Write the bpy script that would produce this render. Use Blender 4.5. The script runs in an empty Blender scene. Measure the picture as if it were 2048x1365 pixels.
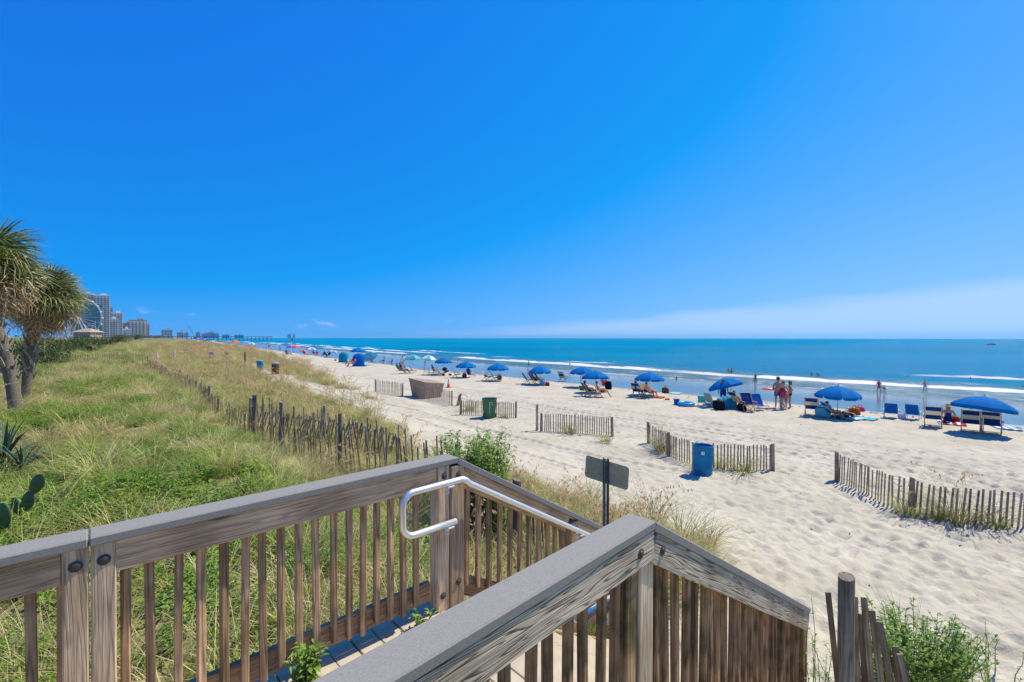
import bpy, bmesh, math, random
import numpy as np
from mathutils import Vector, Matrix

# ------------------------------------------------------------------ camera, sky, sun, exposure
# World axes: +x points out to sea (square to the shore), +y runs along the shore, z = 0 is sea level.
SC = bpy.context.scene
COL = SC.collection
CZ = 7.7                      # eye height above the sea
YAW = math.radians(43.0)
CY, SY = math.cos(YAW), math.sin(YAW)
cam = bpy.data.cameras.new('camera')
cam.lens = 16.0; cam.sensor_width = 36.0; cam.clip_start = 0.05; cam.clip_end = 120000
camo = bpy.data.objects.new('camera', cam); COL.objects.link(camo)
camo.location = (0, 0, CZ)
camo.rotation_euler = (Matrix.Rotation(-YAW, 3, 'Z') @ Matrix.Rotation(math.radians(89.62), 3, 'X')
                       @ Matrix.Rotation(math.radians(0.09), 3, 'Z')).to_euler()
SC.camera = camo

SUN_EL = math.radians(55.0)
SUN_AZ = Vector((0.975, -0.22, 0)).normalized()
W = bpy.data.worlds.new('World'); SC.world = W; W.use_nodes = True
nt = W.node_tree; nt.nodes.clear()
def N(t, typ, **kw):
    n = t.nodes.new(typ)
    for k, v in kw.items(): setattr(n, k, v)
    return n
def L(t, a, b): t.links.new(a, b)
wo = N(nt, 'ShaderNodeOutputWorld'); bg = N(nt, 'ShaderNodeBackground'); bg.inputs['Strength'].default_value = 0.095
sky = N(nt, 'ShaderNodeTexSky', sky_type='NISHITA', sun_disc=False, sun_elevation=SUN_EL,
        sun_rotation=math.atan2(SUN_AZ.x, SUN_AZ.y), altitude=0, air_density=1.0, dust_density=0.15, ozone_density=3.0)
# the photograph's colour grade of the whole sky: lifted horizon, deep saturated blue
tc0 = N(nt, 'ShaderNodeTexCoord'); lift = N(nt, 'ShaderNodeVectorMath', operation='MULTIPLY_ADD'); lift.inputs[1].default_value = (1, 1, .85); lift.inputs[2].default_value = (0, 0, .2)
L(nt, tc0.outputs['Generated'], lift.inputs[0]); nrm = N(nt, 'ShaderNodeVectorMath', operation='NORMALIZE'); L(nt, lift.outputs[0], nrm.inputs[0]); L(nt, nrm.outputs[0], sky.inputs[0])
sc_ = N(nt, 'ShaderNodeSeparateColor'); L(nt, sky.outputs[0], sc_.inputs[0])
def M(op, a, b=None, c=None, clamp=False):
    n = N(nt, 'ShaderNodeMath', operation=op, use_clamp=clamp)
    for i, v in enumerate((a, b, c)):
        if v is None: continue
        if isinstance(v, (int, float)): n.inputs[i].default_value = v
        else: L(nt, v, n.inputs[i])
    return n.outputs[0]
hs = N(nt, 'ShaderNodeCombineColor')
L(nt, M('MAXIMUM', M('MULTIPLY', M('SUBTRACT', sc_.outputs[0], 1.70), 1.9), 0.08), hs.inputs[0])
L(nt, M('MULTIPLY', M('POWER', sc_.outputs[1], 1.14), 0.90), hs.inputs[1])
L(nt, M('MULTIPLY', M('POWER', sc_.outputs[2], 0.42), 4.25), hs.inputs[2])
# thin cloud bank low over the sea and a few small fair-weather puffs, by direction
tc = N(nt, 'ShaderNodeTexCoord')
sep = N(nt, 'ShaderNodeSeparateXYZ'); L(nt, tc.outputs['Generated'], sep.inputs[0])
az = M('ARCTAN2', sep.outputs[1], sep.outputs[0])          # 0 = straight out to sea, pi/2 = up the coast
el = M('ARCSINE', sep.outputs[2])
comb = N(nt, 'ShaderNodeCombineXYZ'); L(nt, az, comb.inputs[0]); L(nt, el, comb.inputs[1])
mp = N(nt, 'ShaderNodeMapping'); mp.inputs['Scale'].default_value = (5, 30, 1); L(nt, comb.outputs[0], mp.inputs[0])
cn = N(nt, 'ShaderNodeTexNoise'); cn.inputs['Scale'].default_value = 1.0; cn.inputs['Detail'].default_value = 6; L(nt, mp.outputs[0], cn.inputs[0])
# bank: its top edge falls from about 5.3 degrees straight out to sea to nothing up the coast
top = M('MULTIPLY_ADD', az, -0.082, 0.096)
edge = M('SUBTRACT', M('ADD', top, M('MULTIPLY', M('SUBTRACT', cn.outputs[0], 0.5), 0.035)), el)
bank = M('MULTIPLY', M('SMOOTH_MIN', M('MULTIPLY', edge, 45, clamp=True), 1.0, 0.2), 0.55)
mp2 = N(nt, 'ShaderNodeMapping'); mp2.inputs['Scale'].default_value = (17, 42, 1); mp2.inputs['Location'].default_value = (3.3, 0.4, 0); L(nt, comb.outputs[0], mp2.inputs[0])
cn2 = N(nt, 'ShaderNodeTexNoise'); cn2.inputs['Scale'].default_value = 1.0; cn2.inputs['Detail'].default_value = 5; L(nt, mp2.outputs[0], cn2.inputs[0])
band = M('SUBTRACT', 1.0, M('MULTIPLY', M('ABSOLUTE', M('SUBTRACT', el, 0.03)), 42), clamp=True)
puff = M('MULTIPLY', M('MULTIPLY', M('SUBTRACT', cn2.outputs[0], 0.6), 9, clamp=True), band)
cl = M('MAXIMUM', bank, M('MULTIPLY', puff, 0.6))
mixc = N(nt, 'ShaderNodeMix', data_type='RGBA'); L(nt, cl, mixc.inputs[0]); L(nt, hs.outputs[0], mixc.inputs[6]); mixc.inputs[7].default_value = (5.2, 6.7, 8.9, 1)
L(nt, mixc.outputs[2], bg.inputs['Color']); L(nt, bg.outputs[0], wo.inputs[0])

sun = bpy.data.lights.new('sun', 'SUN'); sun.energy = 4.6; sun.angle = math.radians(0.55); sun.color = (1.0, 0.94, 0.77)
suno = bpy.data.objects.new('sun', sun); COL.objects.link(suno)
sd = Vector((SUN_AZ.x*math.cos(SUN_EL), SUN_AZ.y*math.cos(SUN_EL), math.sin(SUN_EL)))
suno.rotation_euler = sd.to_track_quat('Z', 'Y').to_euler(); suno.location = (30, -10, 60)
vs = SC.view_settings; vs.view_transform = 'Standard'; vs.look = 'None'; vs.exposure = 0.25; vs.gamma = 1.0; vs.use_curve_mapping = False
SC.cycles.max_bounces = 6; SC.cycles.diffuse_bounces = 3; SC.cycles.glossy_bounces = 3; SC.cycles.transparent_max_bounces = 6

# ------------------------------------------------------------------ helpers
R = random.Random(7)
rng = np.random.default_rng(11)
def vnoise(x, y, seed=0):
    x = np.asarray(x, float); y = np.asarray(y, float)
    xi = np.floor(x).astype(np.int64); yi = np.floor(y).astype(np.int64)
    fx = x-xi; fy = y-yi; fx = fx*fx*(3-2*fx); fy = fy*fy*(3-2*fy)
    def h(a, b):
        n = (a*374761393 + b*668265263 + seed*974634777) & 0xffffffff
        n = ((n ^ (n >> 13))*1274126177) & 0xffffffff
        return ((n ^ (n >> 16)) & 0xffff)/65535.0
    return (h(xi, yi)*(1-fx)+h(xi+1, yi)*fx)*(1-fy)+(h(xi, yi+1)*(1-fx)+h(xi+1, yi+1)*fx)*fy
def fbm(x, y, seed=0, o=4):
    s = 0; a = 0.5
    for i in range(o):
        s = s+a*vnoise(x*2**i, y*2**i, seed+i*17); a *= 0.5
    return s/(1-0.5**o)

def coast(y):
    y = np.maximum(y, 0); q = np.clip(y-45, 0, 700); return y*y/37600.0+.115*q*q/(q+25.0)
EY = np.array([-100, 0.6, 3.2, 13, 20, 32, 60, 110, 400, 20000.])
EX = np.array([5.2, 5.2, 8.3, 8.8, 11, 15.7, 21, 26, 30, 30.])
def dune_edge(y): return np.interp(y, EY, EX)
def height(x, y):
    """terrain height above the sea at world (x, y), without footprints"""
    x = np.asarray(x, float); y = np.asarray(y, float)
    xs = x-coast(y); e = dune_edge(y)
    plat = np.interp(y, [-50, 1, 4, 14, 30, 60, 130, 400, 3000], [-2.7, -2.7, -2.5, -2.35, -2.3, -2.35, -2.3, -1.8, -1.0])
    foot = np.interp(y, [-50, 3, 12, 30, 60], [-3.45, -3.5, -3.2, -3.15, -3.0])
    t = np.clip((xs-1.5)/3.2, 0, 1); t = t*t*(3-2*t)
    z = plat*(1-t)+foot*t
    t2 = np.clip((xs-4.7)/np.maximum(e+3-4.7, .5), 0, 1)
    z = np.where(xs > 4.7, foot*(1-t2)+(-4.08)*t2, z)
    z = np.where(xs > e+3, -4.08-0.08*np.clip((xs-e-3)/12, 0, 1), z)
    z = np.where(xs > 31, np.minimum(z, np.interp(xs, [31, 34, 82, 110, 200, 60000], [-4.16, -4.3, -7.68, -9.2, -14, -40])), z)
    lump = (fbm(x*0.22, y*0.22, 3)-.5)*0.55+(fbm(x*0.9, y*0.9, 5)-.5)*0.16
    k = np.clip((e+2-xs)/4, 0.06, 1)*np.clip((xs+30)/20, .6, 1)
    k = np.where(xs > 33, 0.0, k)
    k = np.where((y > 0) & (y < 3.4) & (xs > -2) & (xs < 7), 0.1, k)
    return CZ+z+lump*k
def hz(x, y): return float(height(x, y))
def ray(px, py, zoff=0.0):
    """world point where the line of sight through photo pixel (2048 wide) meets the terrain (or sea)"""
    d = camo.rotation_euler.to_matrix() @ Vector(((px-1024)/910.2, (682.5-py)/910.2, -1))
    o = Vector((0, 0, CZ)); lo, hi = 1.0, 30000.0
    ts = np.geomspace(lo, hi, 520)
    for _ in range(3):
        g = np.maximum(height(d.x*ts, d.y*ts), 0.0)+zoff; below = CZ+d.z*ts < g
        if not below.any(): return o+d*float(ts[-1])
        k = int(np.argmax(below)); ts = np.linspace(ts[max(k-1, 0)], ts[k], 60)
    q = o+d*float(ts[k]) if k < len(ts) else o+d*float(ts[-1])
    q = o+d*float(ts[-1])
    return Vector((q.x, q.y, max(hz(q.x, q.y), 0.0)))
def col_at(px, depth):
    """world x, y at photo column px and depth along the view axis"""
    Xc = (px-1024)/910.2*depth
    return CY*Xc+SY*depth, -SY*Xc+CY*depth
def hex3(h):
    c = [int(h[i:i+2], 16)/255 for i in (0, 2, 4)]
    return tuple(((v+.055)/1.055)**2.4 if v > .04045 else v/12.92 for v in c)

# ------------------------------------------------------------------ materials
MATS = {}
def mat(name, color, rough=0.6, var=0.0, scale=8.0, metal=0.0, bump=0.0, bscale=60.0, spec=0.4, trans=0.0, objvar=0.0, color2=None, stretch=(1, 1, 1)):
    if name in MATS: return MATS[name]
    m = bpy.data.materials.new(name); m.use_nodes = True; t = m.node_tree
    b = t.nodes['Principled BSDF']
    b.inputs['Base Color'].default_value = (*color, 1); b.inputs['Roughness'].default_value = rough
    b.inputs['Metallic'].default_value = metal; b.inputs['Specular IOR Level'].default_value = spec
    tcn = N(t, 'ShaderNodeTexCoord'); mpn = N(t, 'ShaderNodeMapping'); mpn.inputs['Scale'].default_value = stretch
    L(t, tcn.outputs['Object'], mpn.inputs[0])
    src = None
    if var or color2:
        n = N(t, 'ShaderNodeTexNoise'); n.inputs['Scale'].default_value = scale; n.inputs['Detail'].default_value = 5
        L(t, mpn.outputs[0], n.inputs[0])
        r = N(t, 'ShaderNodeValToRGB'); r.color_ramp.elements[0].position = .3; r.color_ramp.elements[1].position = .7
        c2 = color2 or tuple(min(1, c*(1+var)) for c in color)
        c1 = color if color2 else tuple(c*(1-var) for c in color)
        r.color_ramp.elements[0].color = (*c1, 1); r.color_ramp.elements[1].color = (*c2, 1)
        L(t, n.outputs[0], r.inputs[0]); src = r.outputs[0]
    if objvar:
        oi = N(t, 'ShaderNodeObjectInfo'); h = N(t, 'ShaderNodeHueSaturation')
        mr = N(t, 'ShaderNodeMapRange'); mr.inputs['To Min'].default_value = 1-objvar; mr.inputs['To Max'].default_value = 1+objvar
        L(t, oi.outputs['Random'], mr.inputs[0]); L(t, mr.outputs[0], h.inputs['Value'])
        mh = N(t, 'ShaderNodeMapRange'); mh.inputs['To Min'].default_value = 0.5-objvar*.06; mh.inputs['To Max'].default_value = 0.5+objvar*.06
        mt = N(t, 'ShaderNodeMath', operation='FRACT'); mm = N(t, 'ShaderNodeMath', operation='MULTIPLY'); mm.inputs[1].default_value = 7.31
        L(t, oi.outputs['Random'], mm.inputs[0]); L(t, mm.outputs[0], mt.inputs[0]); L(t, mt.outputs[0], mh.inputs[0]); L(t, mh.outputs[0], h.inputs['Hue'])
        if src: L(t, src, h.inputs['Color'])
        else: h.inputs['Color'].default_value = (*color, 1)
        src = h.outputs[0]
    if src: L(t, src, b.inputs['Base Color'])
    if bump:
        n2 = N(t, 'ShaderNodeTexNoise'); n2.inputs['Scale'].default_value = bscale; n2.inputs['Detail'].default_value = 4
        L(t, mpn.outputs[0], n2.inputs[0])
        bp = N(t, 'ShaderNodeBump'); bp.inputs['Strength'].default_value = bump; bp.inputs['Distance'].default_value = 0.01
        L(t, n2.outputs[0], bp.inputs['Height']); L(t, bp.outputs[0], b.inputs['Normal'])
    if trans:
        tr = N(t, 'ShaderNodeBsdfTranslucent'); mx = N(t, 'ShaderNodeMixShader'); mx.inputs[0].default_value = trans
        if src: L(t, src, tr.inputs[0])
        else: tr.inputs[0].default_value = (*color, 1)
        o = t.nodes['Material Output']; L(t, b.outputs[0], mx.inputs[1]); L(t, tr.outputs[0], mx.inputs[2]); L(t, mx.outputs[0], o.inputs[0])
    MATS[name] = m; return m

def wood(name, axis, light, dark, moss=0.0, rings=14.0, lines=1.0):
    """weathered softwood: growth-ring bands running along `axis`, fine fibre streaks, darker knots, optional green algae"""
    if name in MATS: return MATS[name]
    m = bpy.data.materials.new(name); m.use_nodes = True; t = m.node_tree; b = t.nodes['Principled BSDF']
    b.inputs['Roughness'].default_value = 0.8; b.inputs['Specular IOR Level'].default_value = 0.25
    tcn = N(t, 'ShaderNodeTexCoord'); oi = N(t, 'ShaderNodeObjectInfo')
    off = N(t, 'ShaderNodeVectorMath', operation='SCALE'); off.inputs[0].default_value = (13.1, 7.7, 9.3); L(t, oi.outputs['Random'], off.inputs['Scale'])
    add = N(t, 'ShaderNodeVectorMath', operation='ADD'); L(t, tcn.outputs['Object'], add.inputs[0]); L(t, off.outputs[0], add.inputs[1])
    st = {'X': (0.045, 1, 1), 'Z': (1, 1, 0.045)}[axis]
    mp_ = N(t, 'ShaderNodeMapping'); mp_.inputs['Scale'].default_value = st; L(t, add.outputs[0], mp_.inputs[0])
    # low-frequency warp gives cathedral figure
    nz = N(t, 'ShaderNodeTexNoise'); nz.inputs['Scale'].default_value = 13; nz.inputs['Detail'].default_value = 2; L(t, mp_.outputs[0], nz.inputs[0])
    ring = N(t, 'ShaderNodeMath', operation='MULTIPLY'); ring.inputs[1].default_value = rings; L(t, nz.outputs[0], ring.inputs[0])
    fr = N(t, 'ShaderNodeMath', operation='PINGPONG'); fr.inputs[1].default_value = 0.5; L(t, ring.outputs[0], fr.inputs[0])
    rr = N(t, 'ShaderNodeValToRGB'); rr.color_ramp.elements[0].position = 0.02; rr.color_ramp.elements[1].position = 0.22
    L(t, fr.outputs[0], rr.inputs[0]); rr.color_ramp.elements[0].color = (1-.75*lines,)*3+(1,); rr.color_ramp.elements[1].color = (1, 1, 1, 1)
    fib = N(t, 'ShaderNodeTexNoise'); fib.inputs['Scale'].default_value = 90; fib.inputs['Detail'].default_value = 4; L(t, mp_.outputs[0], fib.inputs[0])
    fr2 = N(t, 'ShaderNodeMapRange'); fr2.inputs['From Min'].default_value = .3; fr2.inputs['From Max'].default_value = .7; fr2.inputs['To Min'].default_value = .6; fr2.inputs['To Max'].default_value = 1.15
    L(t, fib.outputs[0], fr2.inputs[0])
    big = N(t, 'ShaderNodeTexNoise'); big.inputs['Scale'].default_value = 3.0; big.inputs['Detail'].default_value = 3; L(t, add.outputs[0], big.inputs[0])
    br = N(t, 'ShaderNodeValToRGB'); br.color_ramp.elements[0].position = .35; br.color_ramp.elements[1].position = .65
    br.color_ramp.elements[0].color = (*dark, 1); br.color_ramp.elements[1].color = (*light, 1); L(t, big.outputs[0], br.inputs[0])
    m1 = N(t, 'ShaderNodeMix', data_type='RGBA', blend_type='MULTIPLY'); m1.inputs[0].default_value = 1; L(t, br.outputs[0], m1.inputs[6]); L(t, rr.outputs[0], m1.inputs[7])
    m2 = N(t, 'ShaderNodeVectorMath', operation='SCALE'); L(t, m1.outputs[2], m2.inputs[0]); L(t, fr2.outputs[0], m2.inputs['Scale'])
    hsn = N(t, 'ShaderNodeHueSaturation'); mr = N(t, 'ShaderNodeMapRange'); mr.inputs['To Min'].default_value = .72; mr.inputs['To Max'].default_value = 1.25
    L(t, oi.outputs['Random'], mr.inputs[0]); L(t, mr.outputs[0], hsn.inputs['Value']); L(t, m2.outputs[0], hsn.inputs['Color'])
    # knots
    vmap = N(t, 'ShaderNodeMapping'); vmap.inputs['Scale'].default_value = {'X': (.35, 1, 1), 'Z': (1, 1, .35)}[axis]; L(t, add.outputs[0], vmap.inputs[0])
    vo = N(t, 'ShaderNodeTexVoronoi'); vo.inputs['Scale'].default_value = 5.5; L(t, vmap.outputs[0], vo.inputs['Vector'])
    kn = N(t, 'ShaderNodeMapRange'); kn.inputs['From Min'].default_value = .05; kn.inputs['From Max'].default_value = .13; kn.inputs['To Min'].default_value = .28; kn.inputs['To Max'].default_value = 1
    L(t, vo.outputs['Distance'], kn.inputs[0])
    m3 = N(t, 'ShaderNodeVectorMath', operation='SCALE'); L(t, hsn.outputs[0], m3.inputs[0]); L(t, kn.outputs[0], m3.inputs['Scale'])
    last = m3.outputs[0]
    if moss:
        mn = N(t, 'ShaderNodeTexNoise'); mn.inputs['Scale'].default_value = 7; mn.inputs['Detail'].default_value = 6; L(t, add.outputs[0], mn.inputs[0])
        mr2 = N(t, 'ShaderNodeMapRange'); mr2.inputs['From Min'].default_value = .46; mr2.inputs['From Max'].default_value = .68; mr2.inputs['To Max'].default_value = moss; L(t, mn.outputs[0], mr2.inputs[0])
        mm = N(t, 'ShaderNodeMix', data_type='RGBA'); L(t, mr2.outputs[0], mm.inputs[0]); L(t, last, mm.inputs[6]); mm.inputs[7].default_value = (.045, .05, .014, 1); last = mm.outputs[2]
    L(t, last, b.inputs['Base Color'])
    bp = N(t, 'ShaderNodeBump'); bp.inputs['Strength'].default_value = .7; bp.inputs['Distance'].default_value = .004
    hh = N(t, 'ShaderNodeMath', operation='ADD'); L(t, rr.outputs[0], hh.inputs[0]); L(t, fib.outputs[0], hh.inputs[1])
    L(t, hh.outputs[0], bp.inputs['Height']); L(t, bp.outputs[0], b.inputs['Normal'])
    MATS[name] = m; return m

# ------------------------------------------------------------------ mesh builder
class MB:
    def __init__(s): s.v = []; s.f = []; s.mi = []
    def add(s, vs_, fs, mi=0):
        o = len(s.v); s.v += [tuple(p) for p in vs_]; s.f += [tuple(i+o for i in f) for f in fs]; s.mi += [mi]*len(fs); return s
    def box(s, c, size, rot=None, mi=0, bev=0.0, taper=1.0):
        hx, hy, hz_ = size[0]/2, size[1]/2, size[2]/2
        if bev:
            bm = bmesh.new(); bmesh.ops.create_cube(bm, size=1)
            for v in bm.verts:
                k = taper if v.co.z > 0 else 1
                v.co = Vector((v.co.x*size[0]*k, v.co.y*size[1]*k, v.co.z*size[2]))
            bmesh.ops.bevel(bm, geom=bm.edges[:], offset=bev, segments=1, affect='EDGES')
            vv = [v.co.copy() for v in bm.verts]; bm.verts.index_update(); ff = [[v.index for v in f.verts] for f in bm.faces]; bm.free()
        else:
            vv = [Vector((sx*hx*(taper if sz > 0 else 1), sy*hy*(taper if sz > 0 else 1), sz*hz_)) for sz in (-1, 1) for sy in (-1, 1) for sx in (-1, 1)]
            ff = [(0, 2, 3, 1), (4, 5, 7, 6), (0, 1, 5, 4), (2, 6, 7, 3), (0, 4, 6, 2), (1, 3, 7, 5)]
        if rot is not None:
            vv = [rot @ v for v in vv]
        c = Vector(c); return s.add([v+c for v in vv], ff, mi)
    def tube(s, pts, r, n=8, mi=0, cap=True):
        pts = [Vector(p) for p in pts]; k = len(pts); rs = r if isinstance(r, (list, tuple)) else [r]*k
        up = None; vv = []; ff = []
        for i, p in enumerate(pts):
            tdir = (pts[min(i+1, k-1)]-pts[max(i-1, 0)]).normalized()
            if up is None:
                up = Vector((0, 0, 1)) if abs(tdir.z) < .9 else Vector((1, 0, 0))
            a = (up-tdir*up.dot(tdir)).normalized(); up = a; b_ = tdir.cross(a)
            for j in range(n):
                th = 2*math.pi*j/n; vv.append(p+(a*math.cos(th)+b_*math.sin(th))*rs[i])
        for i in range(k-1):
            for j in range(n):
                ff.append((i*n+j, i*n+(j+1) % n, (i+1)*n+(j+1) % n, (i+1)*n+j))
        if cap: ff += [tuple(range(n-1, -1, -1)), tuple(range((k-1)*n, k*n))]
        return s.add(vv, ff, mi)
    def lathe(s, prof, n=16, mi=0, c=(0, 0, 0), cap=False):
        vv = []; ff = []
        for r, z in prof:
            for j in range(n): vv.append((c[0]+r*math.cos(2*math.pi*j/n), c[1]+r*math.sin(2*math.pi*j/n), c[2]+z))
        for i in range(len(prof)-1):
            for j in range(n): ff.append((i*n+j, i*n+(j+1) % n, (i+1)*n+(j+1) % n, (i+1)*n+j))
        if cap: ff += [tuple(range(n-1, -1, -1)), tuple(range((len(prof)-1)*n, len(prof)*n))]
        return s.add(vv, ff, mi)
    def ball(s, c, r, n=8, m_=6, mi=0, sc=(1, 1, 1)):
        prof = [(max(1e-4, math.sin(math.pi*i/m_))*r, -math.cos(math.pi*i/m_)*r) for i in range(m_+1)]
        o = len(s.v); s.lathe(prof, n, mi)
        for i in range(o, len(s.v)):
            v = s.v[i]; s.v[i] = (v[0]*sc[0]+c[0], v[1]*sc[1]+c[1], v[2]*sc[2]+c[2])
        return s
    def mesh(s, name, mats, smooth=False):
        me = bpy.data.meshes.new(name); me.from_pydata(s.v, [], s.f)
        if not isinstance(mats, (list, tuple)): mats = [mats]
        for m_ in mats: me.materials.append(m_)
        if len(mats) > 1: me.polygons.foreach_set('material_index', s.mi)
        if smooth: me.polygons.foreach_set('use_smooth', [True]*len(me.polygons))
        me.update(); return me
CACHE = {}
def cached(key, fn):
    if key not in CACHE: CACHE[key] = fn()
    return CACHE[key]
def obj(name, me, parent=None, loc=(0, 0, 0), rot=(0, 0, 0), scale=None):
    o = bpy.data.objects.new(name, me); COL.objects.link(o); o.location = loc; o.rotation_euler = rot
    if scale is not None: o.scale = scale if hasattr(scale, '__len__') else (scale,)*3
    if parent: o.parent = parent
    return o
def tag(o, label=None, cat=None, group=None, kind=None):
    if label: o['label'] = label
    if cat: o['category'] = cat
    if group: o['group'] = group
    if kind: o['kind'] = kind
    return o
def thing(name, label, cat, loc=(0, 0, 0), rz=0.0, group=None):
    o = obj(name, None, None, loc, (0, 0, rz)); o.empty_display_size = .1
    return tag(o, label, cat, group)
def np_mesh(name, verts, quads, mats, smooth=True):
    me = bpy.data.meshes.new(name); nv = len(verts); nf = len(quads); k = quads.shape[1]
    me.vertices.add(nv); me.vertices.foreach_set('co', verts.astype(np.float32).ravel())
    me.loops.add(nf*k); me.loops.foreach_set('vertex_index', quads.astype(np.int32).ravel())
    me.polygons.add(nf); me.polygons.foreach_set('loop_start', np.arange(0, nf*k, k, dtype=np.int32))
    if smooth: me.polygons.foreach_set('use_smooth', np.ones(nf, bool))
    for m_ in (mats if isinstance(mats, (list, tuple)) else [mats]): me.materials.append(m_)
    me.update(calc_edges=True); return me
def grid_quads(nx, ny):
    i = np.arange(nx-1)[:, None]*ny+np.arange(ny-1)[None, :]; i = i.ravel()
    return np.stack([i, i+ny, i+ny+1, i+1], 1)
def geo(a, b, first, g):
    out = [a]; d = first
    while out[-1] < b: out.append(out[-1]+d); d *= g
    return out
# ------------------------------------------------------------------ ground
def veg_mask(x, y):
    xs = x-coast(y); e = dune_edge(y)
    n = (fbm(x*.45, y*.45, 21)-.5)*2.6
    v = np.clip((e-.6+n*1.1-xs)/1.2, 0, 1)
    # bare vehicle path between the two dune strips
    pc = np.interp(y, [12, 17, 40, 60, 200], [9.6, 11.4, 12.4, 14, 18])
    pw = np.interp(y, [12, 17, 40, 60], [1.6, 1.25, 1.1, 0.3])
    gap = np.clip((np.abs(xs-pc+n*.35)-pw)/.5, 0, 1)
    v = np.where(y > 11, v*gap, v)
    # trodden sand at the foot of the stairs and bare beach on the near side
    v = np.where((y < 3.1+.5*n*.3) & (xs > 4.5), 0, v)
    return v
def ground_mat():
    m = bpy.data.materials.new('beach_sand'); m.use_nodes = True; t = m.node_tree; b = t.nodes['Principled BSDF']
    tcn = N(t, 'ShaderNodeTexCoord')
    av = N(t, 'ShaderNodeAttribute', attribute_name='veg'); aw = N(t, 'ShaderNodeAttribute', attribute_name='wet')
    n1 = N(t, 'ShaderNodeTexNoise'); n1.inputs['Scale'].default_value = .6; n1.inputs['Detail'].default_value = 8; L(t, tcn.outputs['Object'], n1.inputs[0])
    r1 = N(t, 'ShaderNodeValToRGB'); r1.color_ramp.elements[0].position = .3; r1.color_ramp.elements[1].position = .72
    r1.color_ramp.elements[0].color = (.455, .395, .29, 1); r1.color_ramp.elements[1].color = (.575, .505, .385, 1); L(t, n1.outputs[0], r1.inputs[0])
    n2 = N(t, 'ShaderNodeTexNoise'); n2.inputs['Scale'].default_value = 3.2; n2.inputs['Detail'].default_value = 8; L(t, tcn.outputs['Object'], n2.inputs[0])
    r2 = N(t, 'ShaderNodeValToRGB'); r2.color_ramp.elements[0].position = .35; r2.color_ramp.elements[1].position = .68
    r2.color_ramp.elements[0].color = (.13, .135, .04, 1); r2.color_ramp.elements[1].color = (.31, .26, .11, 1); L(t, n2.outputs[0], r2.inputs[0])
    mx = N(t, 'ShaderNodeMix', data_type='RGBA'); L(t, av.outputs['Fac'], mx.inputs[0]); L(t, r1.outputs[0], mx.inputs[6]); L(t, r2.outputs[0], mx.inputs[7])
    wm = N(t, 'ShaderNodeMix', data_type='RGBA'); L(t, aw.outputs['Fac'], wm.inputs[0]); L(t, mx.outputs[2], wm.inputs[6]); wm.inputs[7].default_value = (.22, .195, .165, 1)
    L(t, wm.outputs[2], b.inputs['Base Color'])
    rr = N(t, 'ShaderNodeMapRange'); rr.inputs['To Min'].default_value = .95; rr.inputs['To Max'].default_value = .1; L(t, aw.outputs['Fac'], rr.inputs[0]); L(t, rr.outputs[0], b.inputs['Roughness'])
    sp = N(t, 'ShaderNodeMapRange'); sp.inputs['To Min'].default_value = .12; sp.inputs['To Max'].default_value = .55; L(t, aw.outputs['Fac'], sp.inputs[0]); L(t, sp.outputs[0], b.inputs['Specular IOR Level'])
    # trampled relief beyond the modelled footprints, and grain
    n3 = N(t, 'ShaderNodeTexNoise'); n3.inputs['Scale'].default_value = 4.2; n3.inputs['Detail'].default_value = 5; n3.inputs['Roughness'].default_value = .62; L(t, tcn.outputs['Object'], n3.inputs[0])
    inv = N(t, 'ShaderNodeMath', operation='SUBTRACT'); inv.inputs[0].default_value = 1; L(t, aw.outputs['Fac'], inv.inputs[1])
    hm = N(t, 'ShaderNodeMath', operation='MULTIPLY'); L(t, n3.outputs[0], hm.inputs[0]); L(t, inv.outputs[0], hm.inputs[1])
    n4 = N(t, 'ShaderNodeTexNoise'); n4.inputs['Scale'].default_value = .35; n4.inputs['Detail'].default_value = 2; L(t, tcn.outputs['Object'], n4.inputs[0])
    hw = N(t, 'ShaderNodeMath', operation='MULTIPLY'); L(t, n4.outputs[0], hw.inputs[0]); L(t, aw.outputs['Fac'], hw.inputs[1])
    hw2 = N(t, 'ShaderNodeMath', operation='MULTIPLY'); hw2.inputs[1].default_value = .12; L(t, hw.outputs[0], hw2.inputs[0])
    ha = N(t, 'ShaderNodeMath', operation='ADD'); L(t, hm.outputs[0], ha.inputs[0]); L(t, hw2.outputs[0], ha.inputs[1])
    bp = N(t, 'ShaderNodeBump'); bp.inputs['Strength'].default_value = .6; bp.inputs['Distance'].default_value = .085; L(t, ha.outputs[0], bp.inputs['Height']); L(t, bp.outputs[0], b.inputs['Normal'])
    return m
ax = np.array([-3000, -1500, -700, -300, -150, -90, -60, -45, -34, -26, -20, -16]+list(np.arange(-13, -4, .5))+list(np.arange(-4, 4.4, .2))+list(np.arange(4.4, 24, .075))
              + list(np.arange(24, 34.5, .12))+list(np.arange(34.5, 84, .9))+[86, 90, 96, 104, 115, 130, 150, 190, 260])
ay = np.array([-9000, -400, -200, -100, -60, -40, -28, -20, -15, -12, -10, -8]+list(np.arange(-6.5, 21, .085))+geo(21, 12000, .09, 1.05))
GX, GY = np.meshgrid(ax, ay, indexing='ij')
XW = GX+coast(GY)
GZ = height(XW, GY)
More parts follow.
